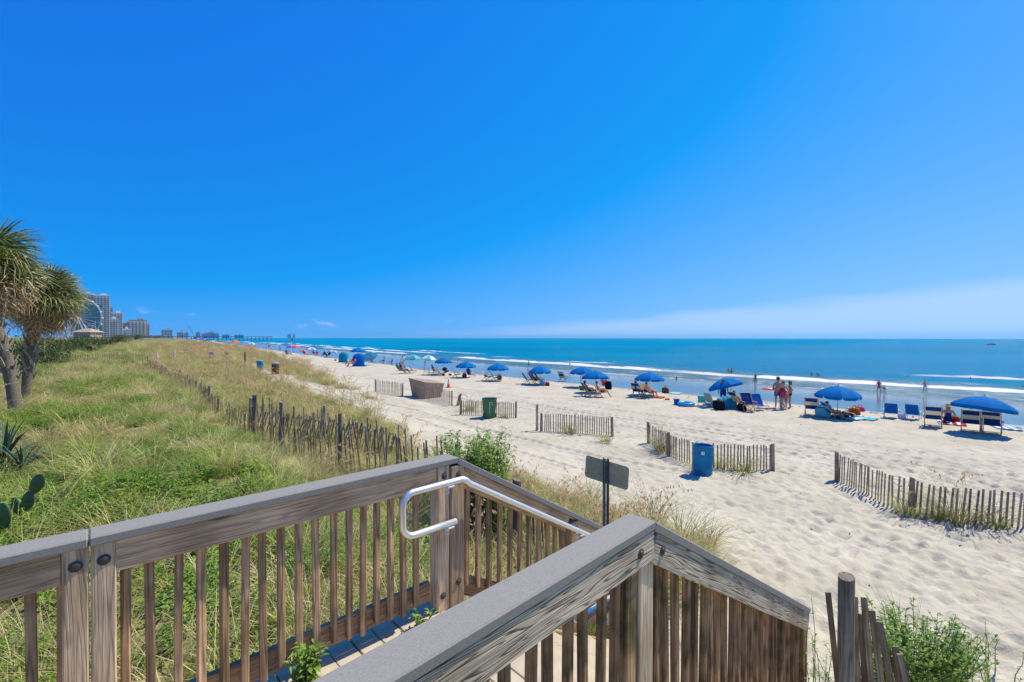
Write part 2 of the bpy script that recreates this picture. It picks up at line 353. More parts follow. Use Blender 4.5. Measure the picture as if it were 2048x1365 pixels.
# footprints: pits with a pushed-up rim, denser where people leave the stairs
foot = np.zeros_like(GZ)
nfp = 12500
fx = rng.uniform(4.4, 33, nfp); fy = rng.uniform(-6.4, 30, nfp)
path = 4200
fx[:path] = rng.uniform(4.6, 22, path); fy[:path] = 1.6-(fx[:path]-4.6)*.12+rng.normal(0, 1, path)*(1.4+.12*(fx[:path]-4.6))
for k in range(nfp):
    L0 = rng.uniform(.10, .19); wd = rng.uniform(.06, .11); dp = rng.uniform(.012, .036); a = rng.uniform(0, math.pi) if k >= path else rng.normal(0, .5)
    i0, i1 = np.searchsorted(ax, (fx[k]-.6, fx[k]+.6)); j0, j1 = np.searchsorted(ay, (fy[k]-.6, fy[k]+.6))
    if i1-i0 < 3 or j1-j0 < 3: continue
    X = ax[i0:i1, None]-fx[k]; Y = ay[None, j0:j1]-fy[k]
    p = (X*math.cos(a)+Y*math.sin(a))/L0; q = (-X*math.sin(a)+Y*math.cos(a))/wd
    r2_ = p*p+q*q
    foot[i0:i1, j0:j1] += dp*(-np.exp(-r2_*1.1)*1.25+.55*np.exp(-((np.sqrt(r2_)-1.55)**2)*4))
VEG = veg_mask(XW, GY)
bare = (1-VEG)*np.clip((GX-3.9)/1, 0, 1)*np.clip((33.6-GX)/1.2, 0, 1)
# wheel ruts along the beach
rut = np.zeros_like(GZ)
for xc, wv, dp in ((11.1, .5, .09), (12.9, .5, .09), (18.4, .4, .075), (20.1, .4, .08), (20.8, .4, .06), (22.3, .5, .06), (19.0, .6, .05)):
    c = xc+(fbm(GY*.08, GY*0+xc, 31)-.5)*1.6
    d = (GX-c)/.14
    rut += dp*(-np.exp(-d*d)+.5*np.exp(-((np.abs(d)-1.7)**2)*3))*(.6+.4*np.sin(GY*14))
micro = (fbm(GX*5.1, GY*5.1, 41, 3)-.5)*.035
GZ = GZ+(foot*1.0+rut*np.where(GX < 14, np.clip((GY-4)/3, 0, 1), 1)+micro)*bare
WET = np.clip((GX-32.6+(fbm(XW*.15, GY*.12, 51)-.5)*2.6)/1.6, 0, 1)
gm = np_mesh('beach', np.stack([XW.ravel(), GY.ravel(), GZ.ravel()], 1), grid_quads(len(ax), len(ay)), ground_mat())
for nm, arr in (('veg', VEG), ('wet', WET)):
    at = gm.attributes.new(nm, 'FLOAT', 'POINT'); at.data.foreach_set('value', arr.astype(np.float32).ravel())
tag(obj('beach_ground', gm), kind='structure')

# ------------------------------------------------------------------ sea
def sea_mat():
    m = bpy.data.materials.new('sea_water'); m.use_nodes = True; t = m.node_tree; b = t.nodes['Principled BSDF']
    tcn = N(t, 'ShaderNodeTexCoord'); af = N(t, 'ShaderNodeAttribute', attribute_name='foam'); ash = N(t, 'ShaderNodeAttribute', attribute_name='shoal')
    n0 = N(t, 'ShaderNodeTexNoise'); n0.inputs['Scale'].default_value = .006; n0.inputs['Detail'].default_value = 4; L(t, tcn.outputs['Object'], n0.inputs[0])
    r0 = N(t, 'ShaderNodeValToRGB'); r0.color_ramp.elements[0].position = .35; r0.color_ramp.elements[1].position = .65
    r0.color_ramp.elements[0].color = (.0, .185, .325, 1); r0.color_ramp.elements[1].color = (.0, .235, .41, 1); L(t, n0.outputs[0], r0.inputs[0])
    sm = N(t, 'ShaderNodeMix', data_type='RGBA'); L(t, ash.outputs['Fac'], sm.inputs[0]); L(t, r0.outputs[0], sm.inputs[6]); sm.inputs[7].default_value = (.10, .15, .13, 1)
    fm = N(t, 'ShaderNodeMix', data_type='RGBA'); L(t, af.outputs['Fac'], fm.inputs[0]); L(t, sm.outputs[2], fm.inputs[6]); fm.inputs[7].default_value = (.82, .84, .85, 1)
    L(t, fm.outputs[2], b.inputs['Base Color'])
    rr = N(t, 'ShaderNodeMapRange'); rr.inputs['To Min'].default_value = .1; rr.inputs['To Max'].default_value = .9; L(t, af.outputs['Fac'], rr.inputs[0]); L(t, rr.outputs[0], b.inputs['Roughness'])
    b.inputs['Specular IOR Level'].default_value = 0.0
    h = None
    for sc, amp, st in ((.1, 1.6, (1, .4, 1)), (.42, 1.1, (1, .45, 1)), (1.6, .5, (1, .6, 1)), (5.5, .26, (1, 1, 1))):
        mp_ = N(t, 'ShaderNodeMapping'); mp_.inputs['Scale'].default_value = st; L(t, tcn.outputs['Object'], mp_.inputs[0])
        n = N(t, 'ShaderNodeTexNoise'); n.inputs['Scale'].default_value = sc; n.inputs['Detail'].default_value = 3; L(t, mp_.outputs[0], n.inputs[0])
        k = N(t, 'ShaderNodeMath', operation='MULTIPLY'); k.inputs[1].default_value = amp; L(t, n.outputs[0], k.inputs[0])
        if h is None: h = k.outputs[0]
        else:
            a = N(t, 'ShaderNodeMath', operation='ADD'); L(t, h, a.inputs[0]); L(t, k.outputs[0], a.inputs[1]); h = a.outputs[0]
    bp = N(t, 'ShaderNodeBump'); bp.inputs['Strength'].default_value = 1.0; bp.inputs['Distance'].default_value = 1.0
    L(t, h, bp.inputs['Height']); L(t, bp.outputs[0], b.inputs['Normal'])
    gl = N(t, 'ShaderNodeBsdfGlossy'); gl.inputs['Roughness'].default_value = .1; L(t, bp.outputs[0], gl.inputs['Normal'])
    fk = N(t, 'ShaderNodeMapRange'); fk.inputs['To Min'].default_value = .04; fk.inputs['To Max'].default_value = 0; L(t, af.outputs['Fac'], fk.inputs[0])
    # shallow water over the wet sand mirrors more of the sky
    fs = N(t, 'ShaderNodeMath', operation='MULTIPLY_ADD'); fs.inputs[1].default_value = .25; L(t, ash.outputs['Fac'], fs.inputs[0]); L(t, fk.outputs[0], fs.inputs[2])
    mxs = N(t, 'ShaderNodeMixShader'); L(t, fs.outputs[0], mxs.inputs[0]); L(t, b.outputs[0], mxs.inputs[1]); L(t, gl.outputs[0], mxs.inputs[2]); L(t, mxs.outputs[0], t.nodes['Material Output'].inputs[0])
    return m
sx = np.array(list(np.arange(72, 80, 1))+list(np.arange(80, 135, .33))+geo(135, 17000, .8, 1.16))
sy = np.array([-9000, -4000, -2000, -900, -350, -160, -80]+list(np.arange(-45, 230, .6))+geo(230, 20000, .9, 1.045))
SX, SYY = np.meshgrid(sx, sy, indexing='ij')
XS = SX+coast(np.minimum(SYY, 15000))
def line(c, wobble, seed, f=.03): return c+(fbm(SYY*f, SYY*0+seed, seed, 4)-.5)*wobble
tex = fbm(SX*.9, SYY*.45, 61, 5); tex2 = fbm(SX*.25, SYY*.12, 63, 4)
foam = np.zeros_like(SX); ridge = np.zeros_like(SX)
# main breaker: steep white front with churned water behind it, broken into lengths
for c, wob, seg, wid, hgt, seed in ((96, 7, .40, 4.6, .34, 71), (113, 7, .55, 3.6, .4, 73), (126, 9, .62, 3.2, .4, 75), (88, 5, .47, 1.3, .06, 77)):
    cc = line(c, wob, seed); on = np.clip((fbm(SYY*.022, SYY*0+seed*3., seed+5, 4)-seg+.10)*7, 0, 1)
    d = SX-cc
    band_ = np.clip(d/.5, 0, 1)*np.clip((wid*(.55+.9*tex2)-d)/2.5, 0, 1)
    foam = np.maximum(foam, on*np.clip((band_*1.6-(1-tex)*1.5)*3.0, 0, 1))
    ridge += on*hgt*np.exp(-((d-wid*.8)/(wid*.5))**2)
cc = line(82.2, 3.2, 81, .05); d = SX-cc
foam = np.maximum(foam, np.clip((np.exp(-(d/.55)**2)*1.5-(1-tex)*.8)*3, 0, 1))
foam = np.maximum(foam, np.clip((tex-.63)*6, 0, 1)*np.clip((96-SX)/10, 0, 1)*.5)
shoal = np.clip((118-SX)/28, 0, 1)*.65+np.clip(ridge*1.2, 0, .3)
SZ = ridge*(.8+.4*tex)+np.clip((SX-84)/20, 0, 1)*np.clip((400-SX)/300, 0, 1)*.12*np.sin(SX*.42+3*fbm(SX*.02, SYY*.02, 91))
sm_ = np_mesh('sea', np.stack([XS.ravel(), SYY.ravel(), SZ.ravel()], 1), grid_quads(len(sx), len(sy)), sea_mat())
for nm, arr in (('foam', foam), ('shoal', shoal)):
    at = sm_.attributes.new(nm, 'FLOAT', 'POINT'); at.data.foreach_set('value', arr.astype(np.float32).ravel())
tag(obj('sea_water', sm_), kind='structure')
# ------------------------------------------------------------------ stairs: deck, treads, railings, handrails
DK = CZ-1.93                  # deck level
CAP = CZ-.86                  # top of the railing caps
X1 = 1.953                    # where the stairs start
SLOPE = .564
A_ = math.atan(SLOPE)
wX = wood('weathered_board', 'X', (.80, .53, .315), (.53, .34, .19), lines=.48)
wX2 = wood('weathered_board_light', 'X', (.78, .63, .46), (.53, .42, .29), rings=24)
wZ = wood('weathered_post', 'Z', (.80, .58, .37), (.55, .38, .23), rings=14, lines=.38)
wB = wood('weathered_baluster', 'Z', (.74, .47, .26), (.48, .29, .15), moss=.35, rings=8, lines=.7)
wBm = wood('mossy_baluster', 'Z', (.62, .36, .18), (.40, .22, .105), moss=.75, rings=8, lines=.7)
capm = mat('grey_composite', (.27, .25, .22), .75, var=.12, scale=160, bump=.25, bscale=420, spec=.3)
deckm = mat('sandy_deck_board', (.46, .385, .28), .9, color2=(.60, .50, .36), scale=7, bump=.4, bscale=120)
steel = mat('bolt_steel', (.07, .065, .06), .6, metal=.3)
alu = mat('aluminium_tube', (.86, .86, .85), .42, metal=.85, var=.06, scale=30, bump=.05)
white = mat('white_bracket', (.72, .71, .66), .5, var=.1, scale=40)
def board(length, hgt, thick, m_, bev=.004, key=None):
    return cached(('board', length, hgt, thick, m_.name), lambda: MB().box((0, 0, 0), (length, thick, hgt), bev=bev).mesh('board', m_))
def vert(h_, w, d, m_, bev=.004):
    h_ = round(h_, 2)
    return cached(('vert', h_, w, d, m_.name), lambda: MB().box((0, 0, h_/2), (w, d, h_), bev=bev).mesh('baluster', m_))
def bolt(parent, x, y, z, side):
    me = cached('bolt', lambda: MB().lathe([(.024, 0), (.024, .002), (.016, .003), (.013, .008), (.0005, .010)], 12).mesh('bolt', steel))
    return obj('bolt', me, parent, (x, y, z), (math.pi/2 if side < 0 else -math.pi/2, 0, 0))
def sloped(parent, name, x0, x1, y, zt0, hgt, thick, m_, dz=0):
    """board following the stairs from x0 to x1 with its top edge at height zt0 at x = X1"""
    ln = (x1-x0)/math.cos(A_)
    me = board(round(ln, 3), hgt, thick, m_)
    xc = (x0+x1)/2; zt = zt0-(xc-X1)*SLOPE
    return obj(name, me, parent, (xc+math.sin(A_)*(-hgt/2)*1.0, y, zt-hgt/2*math.cos(A_)+dz), (0, A_, 0))

# left railing (seen from the walkway side)
yl = 2.73
lr = thing('stair_railing', 'long weathered wooden railing with aluminium handrail beside the dune grass', 'railing', (0, 0, 0), group='wooden stair railings')
def capseg(parent, x0, x1, y, w): return obj('cap_board', board(round(x1-x0, 3), .042, w, capm, .006), parent, ((x0+x1)/2, y, CAP-.021))
capseg(lr, -1.6, -.0015, yl, .145); capseg(lr, .0015, X1, yl, .145)
sloped(lr, 'cap_board', X1+.012, 4.62, yl, CAP-.004, .042, .145, capm)
for a, b in ((-1.5, -.085), (.085, X1-.17)):
    obj('rail_board', board(round(b-a, 3), .14, .036, wX), lr, ((a+b)/2, yl-.032, CAP-.044-.07))
    obj('bottom_board', board(round(b-a+.0, 3), .14, .036, wX), lr, ((a+b)/2, yl+.052, DK+.12))
sloped(lr, 'rail_board', X1+.075, 3.235, yl-.032, CAP-.05, .14, .036, wX)
sloped(lr, 'rail_board', 3.345, 4.5, yl-.032, CAP-.05, .14, .036, wX)
sloped(lr, 'bottom_board', X1+.08, 4.5, yl+.052, CAP-.86, .14, .036, wX)
def post(parent, x, y, ztop, zbot, w=.088, d=.105, m_=None):
    return obj('post', vert(ztop-zbot, w, d, m_ or wZ, .006), parent, (x, y, zbot))
for x in (-.041, .049):
    post(lr, x, yl-.005, CAP-.043, DK-.45, .084, .10); bolt(lr, x, yl-.056, CAP-.115, -1)
# corner pair: one wide, one square
post(lr, X1-.115, yl-.005, CAP-.043, DK-.5, .096, .11); post(lr, X1-.005, yl-.012, CAP-.058, DK-.6, .118, .12)
bolt(lr, X1-.115, yl-.061, CAP-.115, -1); bolt(lr, X1-.0, yl-.073, CAP-.125, -1)
bolt(lr, X1-.125, yl-.061, DK+.11, -1); bolt(lr, X1-.0, yl-.073, DK+.17, -1)
post(lr, 3.29, yl-.005, CAP-.05-(3.36-X1)*SLOPE, CZ-3.7, .096, .11); bolt(lr, 3.29, yl-.061, CAP-.15-(3.29-X1)*SLOPE, -1)
post(lr, 4.55, yl-.005, CAP-.06-(4.6-X1)*SLOPE, CZ-3.9, .096, .11)
def xl(px):   # position along the left railing seen at photo column px
    r = (px-1024)/910.2; return (-SY*yl-r*CY*yl)/(r*SY-CY)
for i, px in enumerate((62, 122, 249, 301, 354, 401, 448, 489, 527, 563, 598, 634, 668, 699, 726, 754, 782, 808, 833)):
    o = obj('baluster', vert(.90+.02*(i % 3), .036, .036, wB), lr, (xl(px), yl+.008, CAP-.08-.90-.02*(i % 3)), (R.uniform(-.012, .012), R.uniform(-.012, .012), R.uniform(-.2, .2)))
for i, x in enumerate((-.93, -.81, -.69, -.57, -.45)):
    obj('baluster', vert(.92, .036, .036, wB), lr, (x, yl+.008, CAP-.08-.92))
x = X1+.13
while x < 4.46:
    if abs(x-3.29) > .075:
        obj('baluster', vert(.84, .036, .036, wB), lr, (x, yl+.008, CAP-.085-.84-(x-X1)*SLOPE), (R.uniform(-.012, .012), R.uniform(-.012, .012), 0))
    x += .112

# right railing (seen from outside)
yr = 1.172
rr_ = thing('stair_railing', 'near weathered railing with broad grey cap and knotty fascia board, lower right', 'railing', (0, 0, 0), group='wooden stair railings')
def capseg2(x0, x1): return obj('cap_board', board(round(x1-x0, 3), .042, .145, capm, .006), rr_, ((x0+x1)/2, yr, CAP-.021))
capseg2(-1.2, X1)
sloped(rr_, 'cap_board', X1+.012, 4.56, yr, CAP-.004, .042, .145, capm)
obj('fascia_board', board(3.1, .14, .036, wX2), rr_, (X1-.002-1.55, yr-.048, CAP-.044-.07))
sloped(rr_, 'fascia_board', X1+.03, 4.54, yr-.048, CAP-.05, .14, .036, wX2)
bolt(rr_, X1-.135, yr-.067, CAP-.112, -1); bolt(rr_, X1+.075, yr-.067, CAP-.165, -1)
post(rr_, X1-.16, yr+.005, CAP-.043, CZ-3.6, .09, .09, wBm); post(rr_, X1-.045, yr-.008, CAP-.043, CZ-3.7, .12, .09)
post(rr_, X1+.05, yr+.02, CAP-.11, CZ-3.7, .07, .07, wBm)
post(rr_, 4.5, yr-.0, CAP-.05-(4.55-X1)*SLOPE, CZ-3.9, .1, .1, wBm)
obj('bottom_board', board(3.0, .14, .036, wX), rr_, (X1-.2-1.5, yr+.05, DK+.16))
sloped(rr_, 'bottom_board', X1+.1, 4.45, yr+.05, CAP-.9, .14, .036, wX)
x = -1.1
while x < X1-.24:
    obj('baluster', vert(.96, .036, .036, wBm), rr_, (x, yr+.002, CAP-.09-.96), (R.uniform(-.012, .012), R.uniform(-.012, .012), R.uniform(-.2, .2))); x += .112
x = X1+.13
while x < 4.44:
    obj('baluster', vert(1.02, .04, .036, wBm), rr_, (x, yr+.002, CAP-.09-1.02-(x-X1)*SLOPE), (R.uniform(-.012, .012), R.uniform(-.012, .012), 0)); x += .105

# the landing part of this railing opens 2.6 degrees away from the walkway
for o in rr_.children:
    if o.location.x < X1+.001 and abs(o.rotation_euler.y) < .3 and o.location.x < X1-.1:
        q = math.radians(2.6); dx, dy = o.location.x-X1, o.location.y-yr
        o.location.x = X1+dx*math.cos(q)-dy*math.sin(q); o.location.y = yr+dx*math.sin(q)+dy*math.cos(q); o.rotation_euler.z += q
# deck boards and treads
dk = thing('boardwalk_deck', 'sandy grey deck boards of the landing between the two railings', 'deck', (0, 0, 0))
x = -1.55; i = 0
while x < X1-.1:
    w = .138; obj('deck_board', board(w, .036, 1.80, deckm, .004), dk, (x+w/2, 1.95, DK-.018+R.uniform(-.003, .003)), (0, 0, R.uniform(-.004, .004))); x += .146
obj('joist', board(3.4, .18, .045, wX), dk, (.2, 2.68, DK-.13)); obj('joist', board(3.4, .18, .045, wX), dk, (.2, 1.24, DK-.13))
stp = thing('stair_flight', 'short flight of wooden steps leading down from the landing to the sand', 'stairs', (0, 0, 0))
for k in range(9):
    for q in range(2):
        obj('tread', board(.142, .036, 1.40, deckm, .004), stp, (X1+.07+k*.29+q*.148, 1.95, DK-.018-(k+1)*.167))
    obj('riser', board(.02, .12, 1.38, wX), stp, (X1+.005+k*.29, 1.95, DK-.10-k*.167))
for y in (1.285, 2.615): sloped(stp, 'stringer', X1, 4.6, y, DK-.03, .24, .04, wX)

def handrail(label, y, side, x_in):
    t = thing('handrail', label, 'handrail', (0, 0, 0), group='aluminium handrails')
    z0 = CAP-.145; zl = z0-.285; r = .085; pts = [(x_in+.42, y, zl)]
    pts.append((x_in+r, y, zl))
    for k in range(1, 8):
        a = math.pi/2*k/8; pts.append((x_in+r-math.sin(a)*r, y, zl+r-math.cos(a)*r))
    pts.append((x_in, y, z0-r))
    for k in range(1, 8):
        a = math.pi/2*k/8; pts.append((x_in+r-math.cos(a)*r, y, z0-r+math.sin(a)*r))
    pts.append((X1-.02, y, z0))
    for k in range(1, 5): pts.append((X1-.02+.02*k, y, z0-.0028*k*k))
    pts.append((4.40, y, z0-.045-(4.40-X1-.06)*SLOPE))
    e = pts[-1]
    for k in range(1, 6): pts.append((e[0]+.03*k, y, e[2]-.03*k*SLOPE+.004*k*k))
    e = pts[-1]; pts += [(e[0]+.12, y, e[2]+.0), (e[0]+.15, y, e[2]-.02), (e[0]+.15, y, e[2]-.16)]
    obj('tube', MB().tube(pts, .0215, 12).mesh('handrail_tube', alu, True), t)
    for bx, bz in ((X1-.115, z0), (X1-.115, zl), (3.29, z0-.03-(3.29-X1-.03)*SLOPE)):
        b_ = MB(); b_.box((0, 0, -.026), (.052, .05, .012), bev=.002); b_.box((0, side*.03, -.05), (.034, .012, .06), bev=.002); b_.lathe([(.018, 0), (.018, .012)], 10, c=(0, side*.03, -.085), cap=True)
        obj('bracket', b_.mesh('bracket', white), t, (bx, y, bz))
    return t
handrail('silver handrail with rounded loop end on the far railing', yl-.125, 1, X1-.48)
handrail('silver handrail behind the near railing, its loop showing between the balusters', yr+.13, -1, X1-.36)

# sign at the foot of the stairs, seen from the back
olive = mat('sign_back_olive', (.50, .42, .24), .6, var=.15, scale=25)
galv = mat('galvanised_post', (.16, .17, .18), .5, metal=.5, var=.2, scale=30)
sx_, sy_ = col_at(1212, 5.45); gz = hz(sx_, sy_)
sg = thing('sign', 'back of a rounded olive sign on a metal post beside the stairs', 'sign', (sx_, sy_, gz), .05)
zt = CZ-1.44-gz
b_ = MB(); w, h_ = .60, .275; r = .035; out = []
for cx_, cz_, a0 in ((w/2-r, h_/2-r, 0), (-w/2+r, h_/2-r, 90), (-w/2+r, -h_/2+r, 180), (w/2-r, -h_/2+r, 270)):
    for k in range(5): a = math.radians(a0+22.5*k); out.append((cx_+r*math.cos(a), cz_+r*math.sin(a)))
n = len(out); b_.add([(.012, p[0], p[1]) for p in out]+[(.016, p[0], p[1]) for p in out], [tuple(range(n))[::-1], tuple(range(n, 2*n))]+[(i, (i+1) % n, n+(i+1) % n, n+i) for i in range(n)])
obj('sign_plate', b_.mesh('plate', olive), sg, (0, 0, zt-.17), (.06, 0, 0))
b_ = MB(); b_.box((-.022, 0, zt/2-.25), (.006, .03, zt+.5)); b_.box((-.008, .026, zt/2-.25), (.028, .004, zt+.5)); b_.box((-.008, -.026, zt/2-.25), (.028, .004, zt+.5)); b_.box((.006, .035, zt/2-.25), (.003, .02, zt+.5)); b_.box((.006, -.035, zt/2-.25), (.003, .02, zt+.5))
obj('post', b_.mesh('sign_post', galv), sg)
for dy in (-.26, .26):
    for dz in (-.11, .11): obj('rivet', cached('rivet', lambda: MB().lathe([(.008, 0), (.005, .004), (.0003, .005)], 8).mesh('rivet', alu)), sg, (.0125, dy, zt-.17+dz+dy*.06), (0, -math.pi/2, 0))
# ------------------------------------------------------------------ dune vegetation (uncountable: one object of instanced tufts)
def blades(n, h0, h1, spread, lean, width, droop, mats, pick, segs=4, seed=0):
    """a tuft of n curved tapering blades; pick(rng) gives the material slot of a blade"""
    g = random.Random(seed); b = MB()
    for _ in range(n):
        a = g.uniform(0, 2*math.pi); rad = spread*math.sqrt(g.random()); x0, y0 = rad*math.cos(a), rad*math.sin(a)
        da = a+g.uniform(-.9, .9); h_ = g.uniform(h0, h1); ln = g.uniform(.2, 1)*lean; dr = g.uniform(.4, 1)*droop
        dx, dy = math.cos(da), math.sin(da); px_, py_ = -dy, dx; tw = g.uniform(-.6, .6)
        vv = []; ff = []
        for k in range(segs+1):
            t = k/segs; out_ = ln*h_*t+dr*h_*t*t*.8; z = h_*t*(1-.38*dr*t)
            w = width*(1-t**1.6)*.5+.0004
            c_, s_ = math.cos(tw*t), math.sin(tw*t)
            vv += [(x0+dx*out_-px_*w*c_, y0+dy*out_-py_*w*c_, z-w*s_-.02), (x0+dx*out_+px_*w*c_, y0+dy*out_+py_*w*c_, z+w*s_-.02)]
            if k: ff.append((2*k-2, 2*k-1, 2*k+1, 2*k))
        b.add(vv, ff, pick(g))
    return b
gG = mat('grass_green', (.25, .32, .05), .55, objvar=.5, trans=.35, spec=.3)
gO = mat('grass_olive', (.42, .40, .10), .55, objvar=.45, trans=.35, spec=.3)
gT = mat('grass_tan', (.66, .52, .28), .65, objvar=.25, trans=.3, spec=.25)
gS = mat('straw', (.60, .46, .29), .75, objvar=.25, trans=.15, spec=.2)
gF = mat('leaf_green', (.23, .36, .035), .45, objvar=.35, trans=.35, spec=.4)
gF2 = mat('leaf_dark_green', (.13, .24, .03), .45, objvar=.35, trans=.3, spec=.4)
gY = mat('yellow_flower', (.75, .52, .02), .6)
gSeed = mat('sea_oat_seed', (.55, .36, .17), .75, objvar=.25, trans=.25)
def leaf(b, p, d, ln, w, mi, fold=.25):
    d = Vector(d).normalized(); s_ = d.cross(Vector((0, 0, 1)))
    s_ = s_.normalized() if s_.length > .01 else Vector((1, 0, 0)); u = s_.cross(d)
    p = Vector(p); m_ = p+d*ln*.5-u*0.0
    b.add([p, m_-s_*w*.5+u*w*fold, p+d*ln-u*ln*.15, m_+s_*w*.5+u*w*fold, m_], [(0, 4, 1), (1, 4, 2), (0, 3, 4), (3, 2, 4)], mi)
def forb(seed, n=26, h=.3, spread=.22, lw=.028, ll=.055, flower=.0):
    g = random.Random(seed); b = MB()
    for _ in range(n):
        a = g.uniform(0, 6.28); rad = spread*math.sqrt(g.random()); x0, y0 = rad*math.cos(a), rad*math.sin(a)
        hh = h*g.uniform(.35, 1); ln = g.uniform(-.35, .35), g.uniform(-.35, .35)
        for k in range(4):
            t = (k+1)/4.; p = (x0+ln[0]*hh*t, y0+ln[1]*hh*t, hh*t)
            for q in range(2):
                da = g.uniform(0, 6.28); leaf(b, p, (math.cos(da), math.sin(da), g.uniform(-.1, .7)), ll*g.uniform(.7, 1.3), lw*g.uniform(.7, 1.3), 0 if g.random() < .7 else 1)
        if g.random() < flower:
            b.box((x0+ln[0]*hh, y0+ln[1]*hh, hh+.015), (.02, .02, .012), mi=2)
    return b
def straw(seed, n=60):
    g = random.Random(seed); b = MB()
    for _ in range(n):
        a = g.uniform(0, 6.28); rad = .3*math.sqrt(g.random()); p = Vector((rad*math.cos(a), rad*math.sin(a), g.uniform(0, .12)))
        da = g.uniform(0, 6.28); ln = g.uniform(.15, .45); d = Vector((math.cos(da), math.sin(da), g.uniform(-.1, .35))); s_ = Vector((-d.y, d.x, 0))*.0035
        e = p+d*ln; m_ = (p+e)/2+Vector((0, 0, ln*.12))
        b.add([p-s_, p+s_, m_+s_, m_-s_, e], [(0, 1, 2, 3), (3, 2, 4)], 0 if g.random() < .75 else 1)
    return b
def oats(seed, n=9, h=1.15):
    g = random.Random(seed); b = blades(34, .35, .75, .16, .5, .007, 1.0, None, lambda r: 1 if r.random() < .55 else 0, seed=seed)
    for _ in range(n):
        a = g.uniform(0, 6.28); dx, dy = math.cos(a), math.sin(a); hh = h*g.uniform(.7, 1.15); ln = g.uniform(.05, .3); x0, y0 = g.uniform(-.12, .12), g.uniform(-.12, .12)
        pts = []
        for k in range(7):
            t = k/6; bend = max(0, t-.6); pts.append(Vector((x0+dx*(ln*hh*t+bend*bend*1.5*hh), y0+dy*(ln*hh*t+bend*bend*1.5*hh), hh*(t-1.1*bend*bend))))
        s_ = Vector((-dy, dx, 0))
        for k in range(6):
            b.add([pts[k]-s_*.0022, pts[k]+s_*.0022, pts[k+1]+s_*.0022, pts[k+1]-s_*.0022], [(0, 1, 2, 3)], 1)
        for k in range(16):   # flat drooping spikelets
            t = .62+.38*k/15; i = min(5, int(t*6)); p = pts[i].lerp(pts[i+1], t*6-i)
            da = g.uniform(0, 6.28); d = Vector((math.cos(da)*.7+dx*.5, math.sin(da)*.7+dy*.5, -.65)).normalized(); q = p+d*.035; e = q+d*.035
            w = Vector((-d.y, d.x, .2)).normalized()*.011
            b.add([p, q-w, e, q+w], [(0, 1, 2, 3)], 2)
    return b
tufts = bpy.data.collections.new('tuft_shapes')      # shape library for the instancing below, not part of the scene
def shape(name, b, mats):
    o = bpy.data.objects.new(name, b.mesh(name, mats)); tufts.objects.link(o)
KI = {}
def reg(kind, b, mats):
    KI.setdefault(kind, []).append(len(tufts.objects)); shape('%03d_%s' % (len(tufts.objects), kind), b, mats)
for i in range(4): reg('grass', blades(64, .28, .62, .2, .55, .007, 1.1, None, lambda r: 0 if r.random() < .30 else (1 if r.random() < .5 else 2), seed=100+i), [gG, gO, gT])
for i in range(3): reg('gold', blades(60, .35, .75, .2, .5, .007, 1.1, None, lambda r: 0 if r.random() < .2 else (1 if r.random() < .4 else 2), seed=120+i), [gG, gO, gT])
for i in range(2): reg('lush', blades(60, .25, .5, .2, .5, .008, 1.0, None, lambda r: 0 if r.random() < .75 else 1, seed=140+i), [gG, gO])
for i in range(3): reg('forb', forb(160+i, flower=.05), [gF, gF2, gY])
for i in range(2): reg('straw', straw(180+i), [gS, gT])
for i in range(3): reg('oats', oats(200+i), [gG, gT, gSeed])
pts, rots, scl, idx = [], [], [], []
ncand = 72000
rr0 = (rng.random(ncand)*(210**.9-2.6**.9)+2.6**.9)**(1/.9); th = math.pi/2-YAW+np.radians(rng.uniform(-40, 56, ncand))
cx_ = rr0*np.cos(th); cy_ = rr0*np.sin(th)
nx_ = 5000; cx_[:nx_] = rng.uniform(4.4, 9.4, nx_); cy_[:nx_] = rng.uniform(3.1, 10, nx_); rr0[:nx_] = 12
vm = veg_mask(cx_, cy_); zz = height(cx_, cy_); xs_ = cx_-coast(cy_)
patch = fbm(cx_*.35, cy_*.35, 301, 3); patch2 = fbm(cx_*.6+50, cy_*.6, 305, 3); e_ = dune_edge(cy_)
dens = np.clip(rr0/7, .55, 1)
for i in range(ncand):
    x, y = cx_[i], cy_[i]
    if vm[i] < .35 or rng.random() > vm[i] or rng.random() > dens[i]*.62: continue
    if .95 < y < 2.86 and x < 6.5: continue                # the boardwalk
    if y < 1.0 and x < 6: 
        if rng.random() < .5: continue
    xs1 = xs_[i]; r_ = rng.random()
    if xs1 < 3.4:
        if patch[i] > .53: kind = ('straw' if rng.random() < .4 else 'gold') if (rr0[i] < 7 and r_ < .3) else 'forb' if r_ < .62 else ('lush' if r_ < .85 else 'grass')
        elif patch2[i] > (.56 if rr0[i] > 7 else .46): kind = 'straw' if r_ < .6 else 'gold'
        else: kind = 'grass' if r_ < .5 else ('gold' if r_ < .75 else ('lush' if r_ < .9 else 'straw'))
        if y > 9 and r_ > .985: kind = 'oats'
    elif y < 11 and xs1 > 4.4: kind = 'grass' if r_ < .5 else ('lush' if r_ < .78 else ('gold' if r_ < .92 else ('straw' if r_ < .97 else 'oats')))
    elif y < 12 or xs1 < 8:
        kind = 'grass' if r_ < .42 else ('gold' if r_ < .72 else ('lush' if r_ < .84 else ('straw' if r_ < .92 else ('oats' if y > 5 else 'gold'))))
    else:
        kind = 'gold' if r_ < .34 else ('grass' if r_ < .68 else ('oats' if r_ < .9 else 'straw'))
    lib = KI[kind]; idx.append(lib[int(rng.random()*len(lib))])
    pts.append((x, y, zz[i])); rots.append((rng.uniform(-.12, .12), rng.uniform(-.12, .12), rng.uniform(0, 6.28)))
    s_ = rng.uniform(.6, 1.2)*(.75+.7*patch2[i])*(.85+min(rr0[i], 160)/160)
    if xs1 > e_[i]-1.2: s_ *= .8
    if 2.4 < xs1 < 4.9 and 6.5 < y < 17: s_ *= .62
    scl.append(s_)
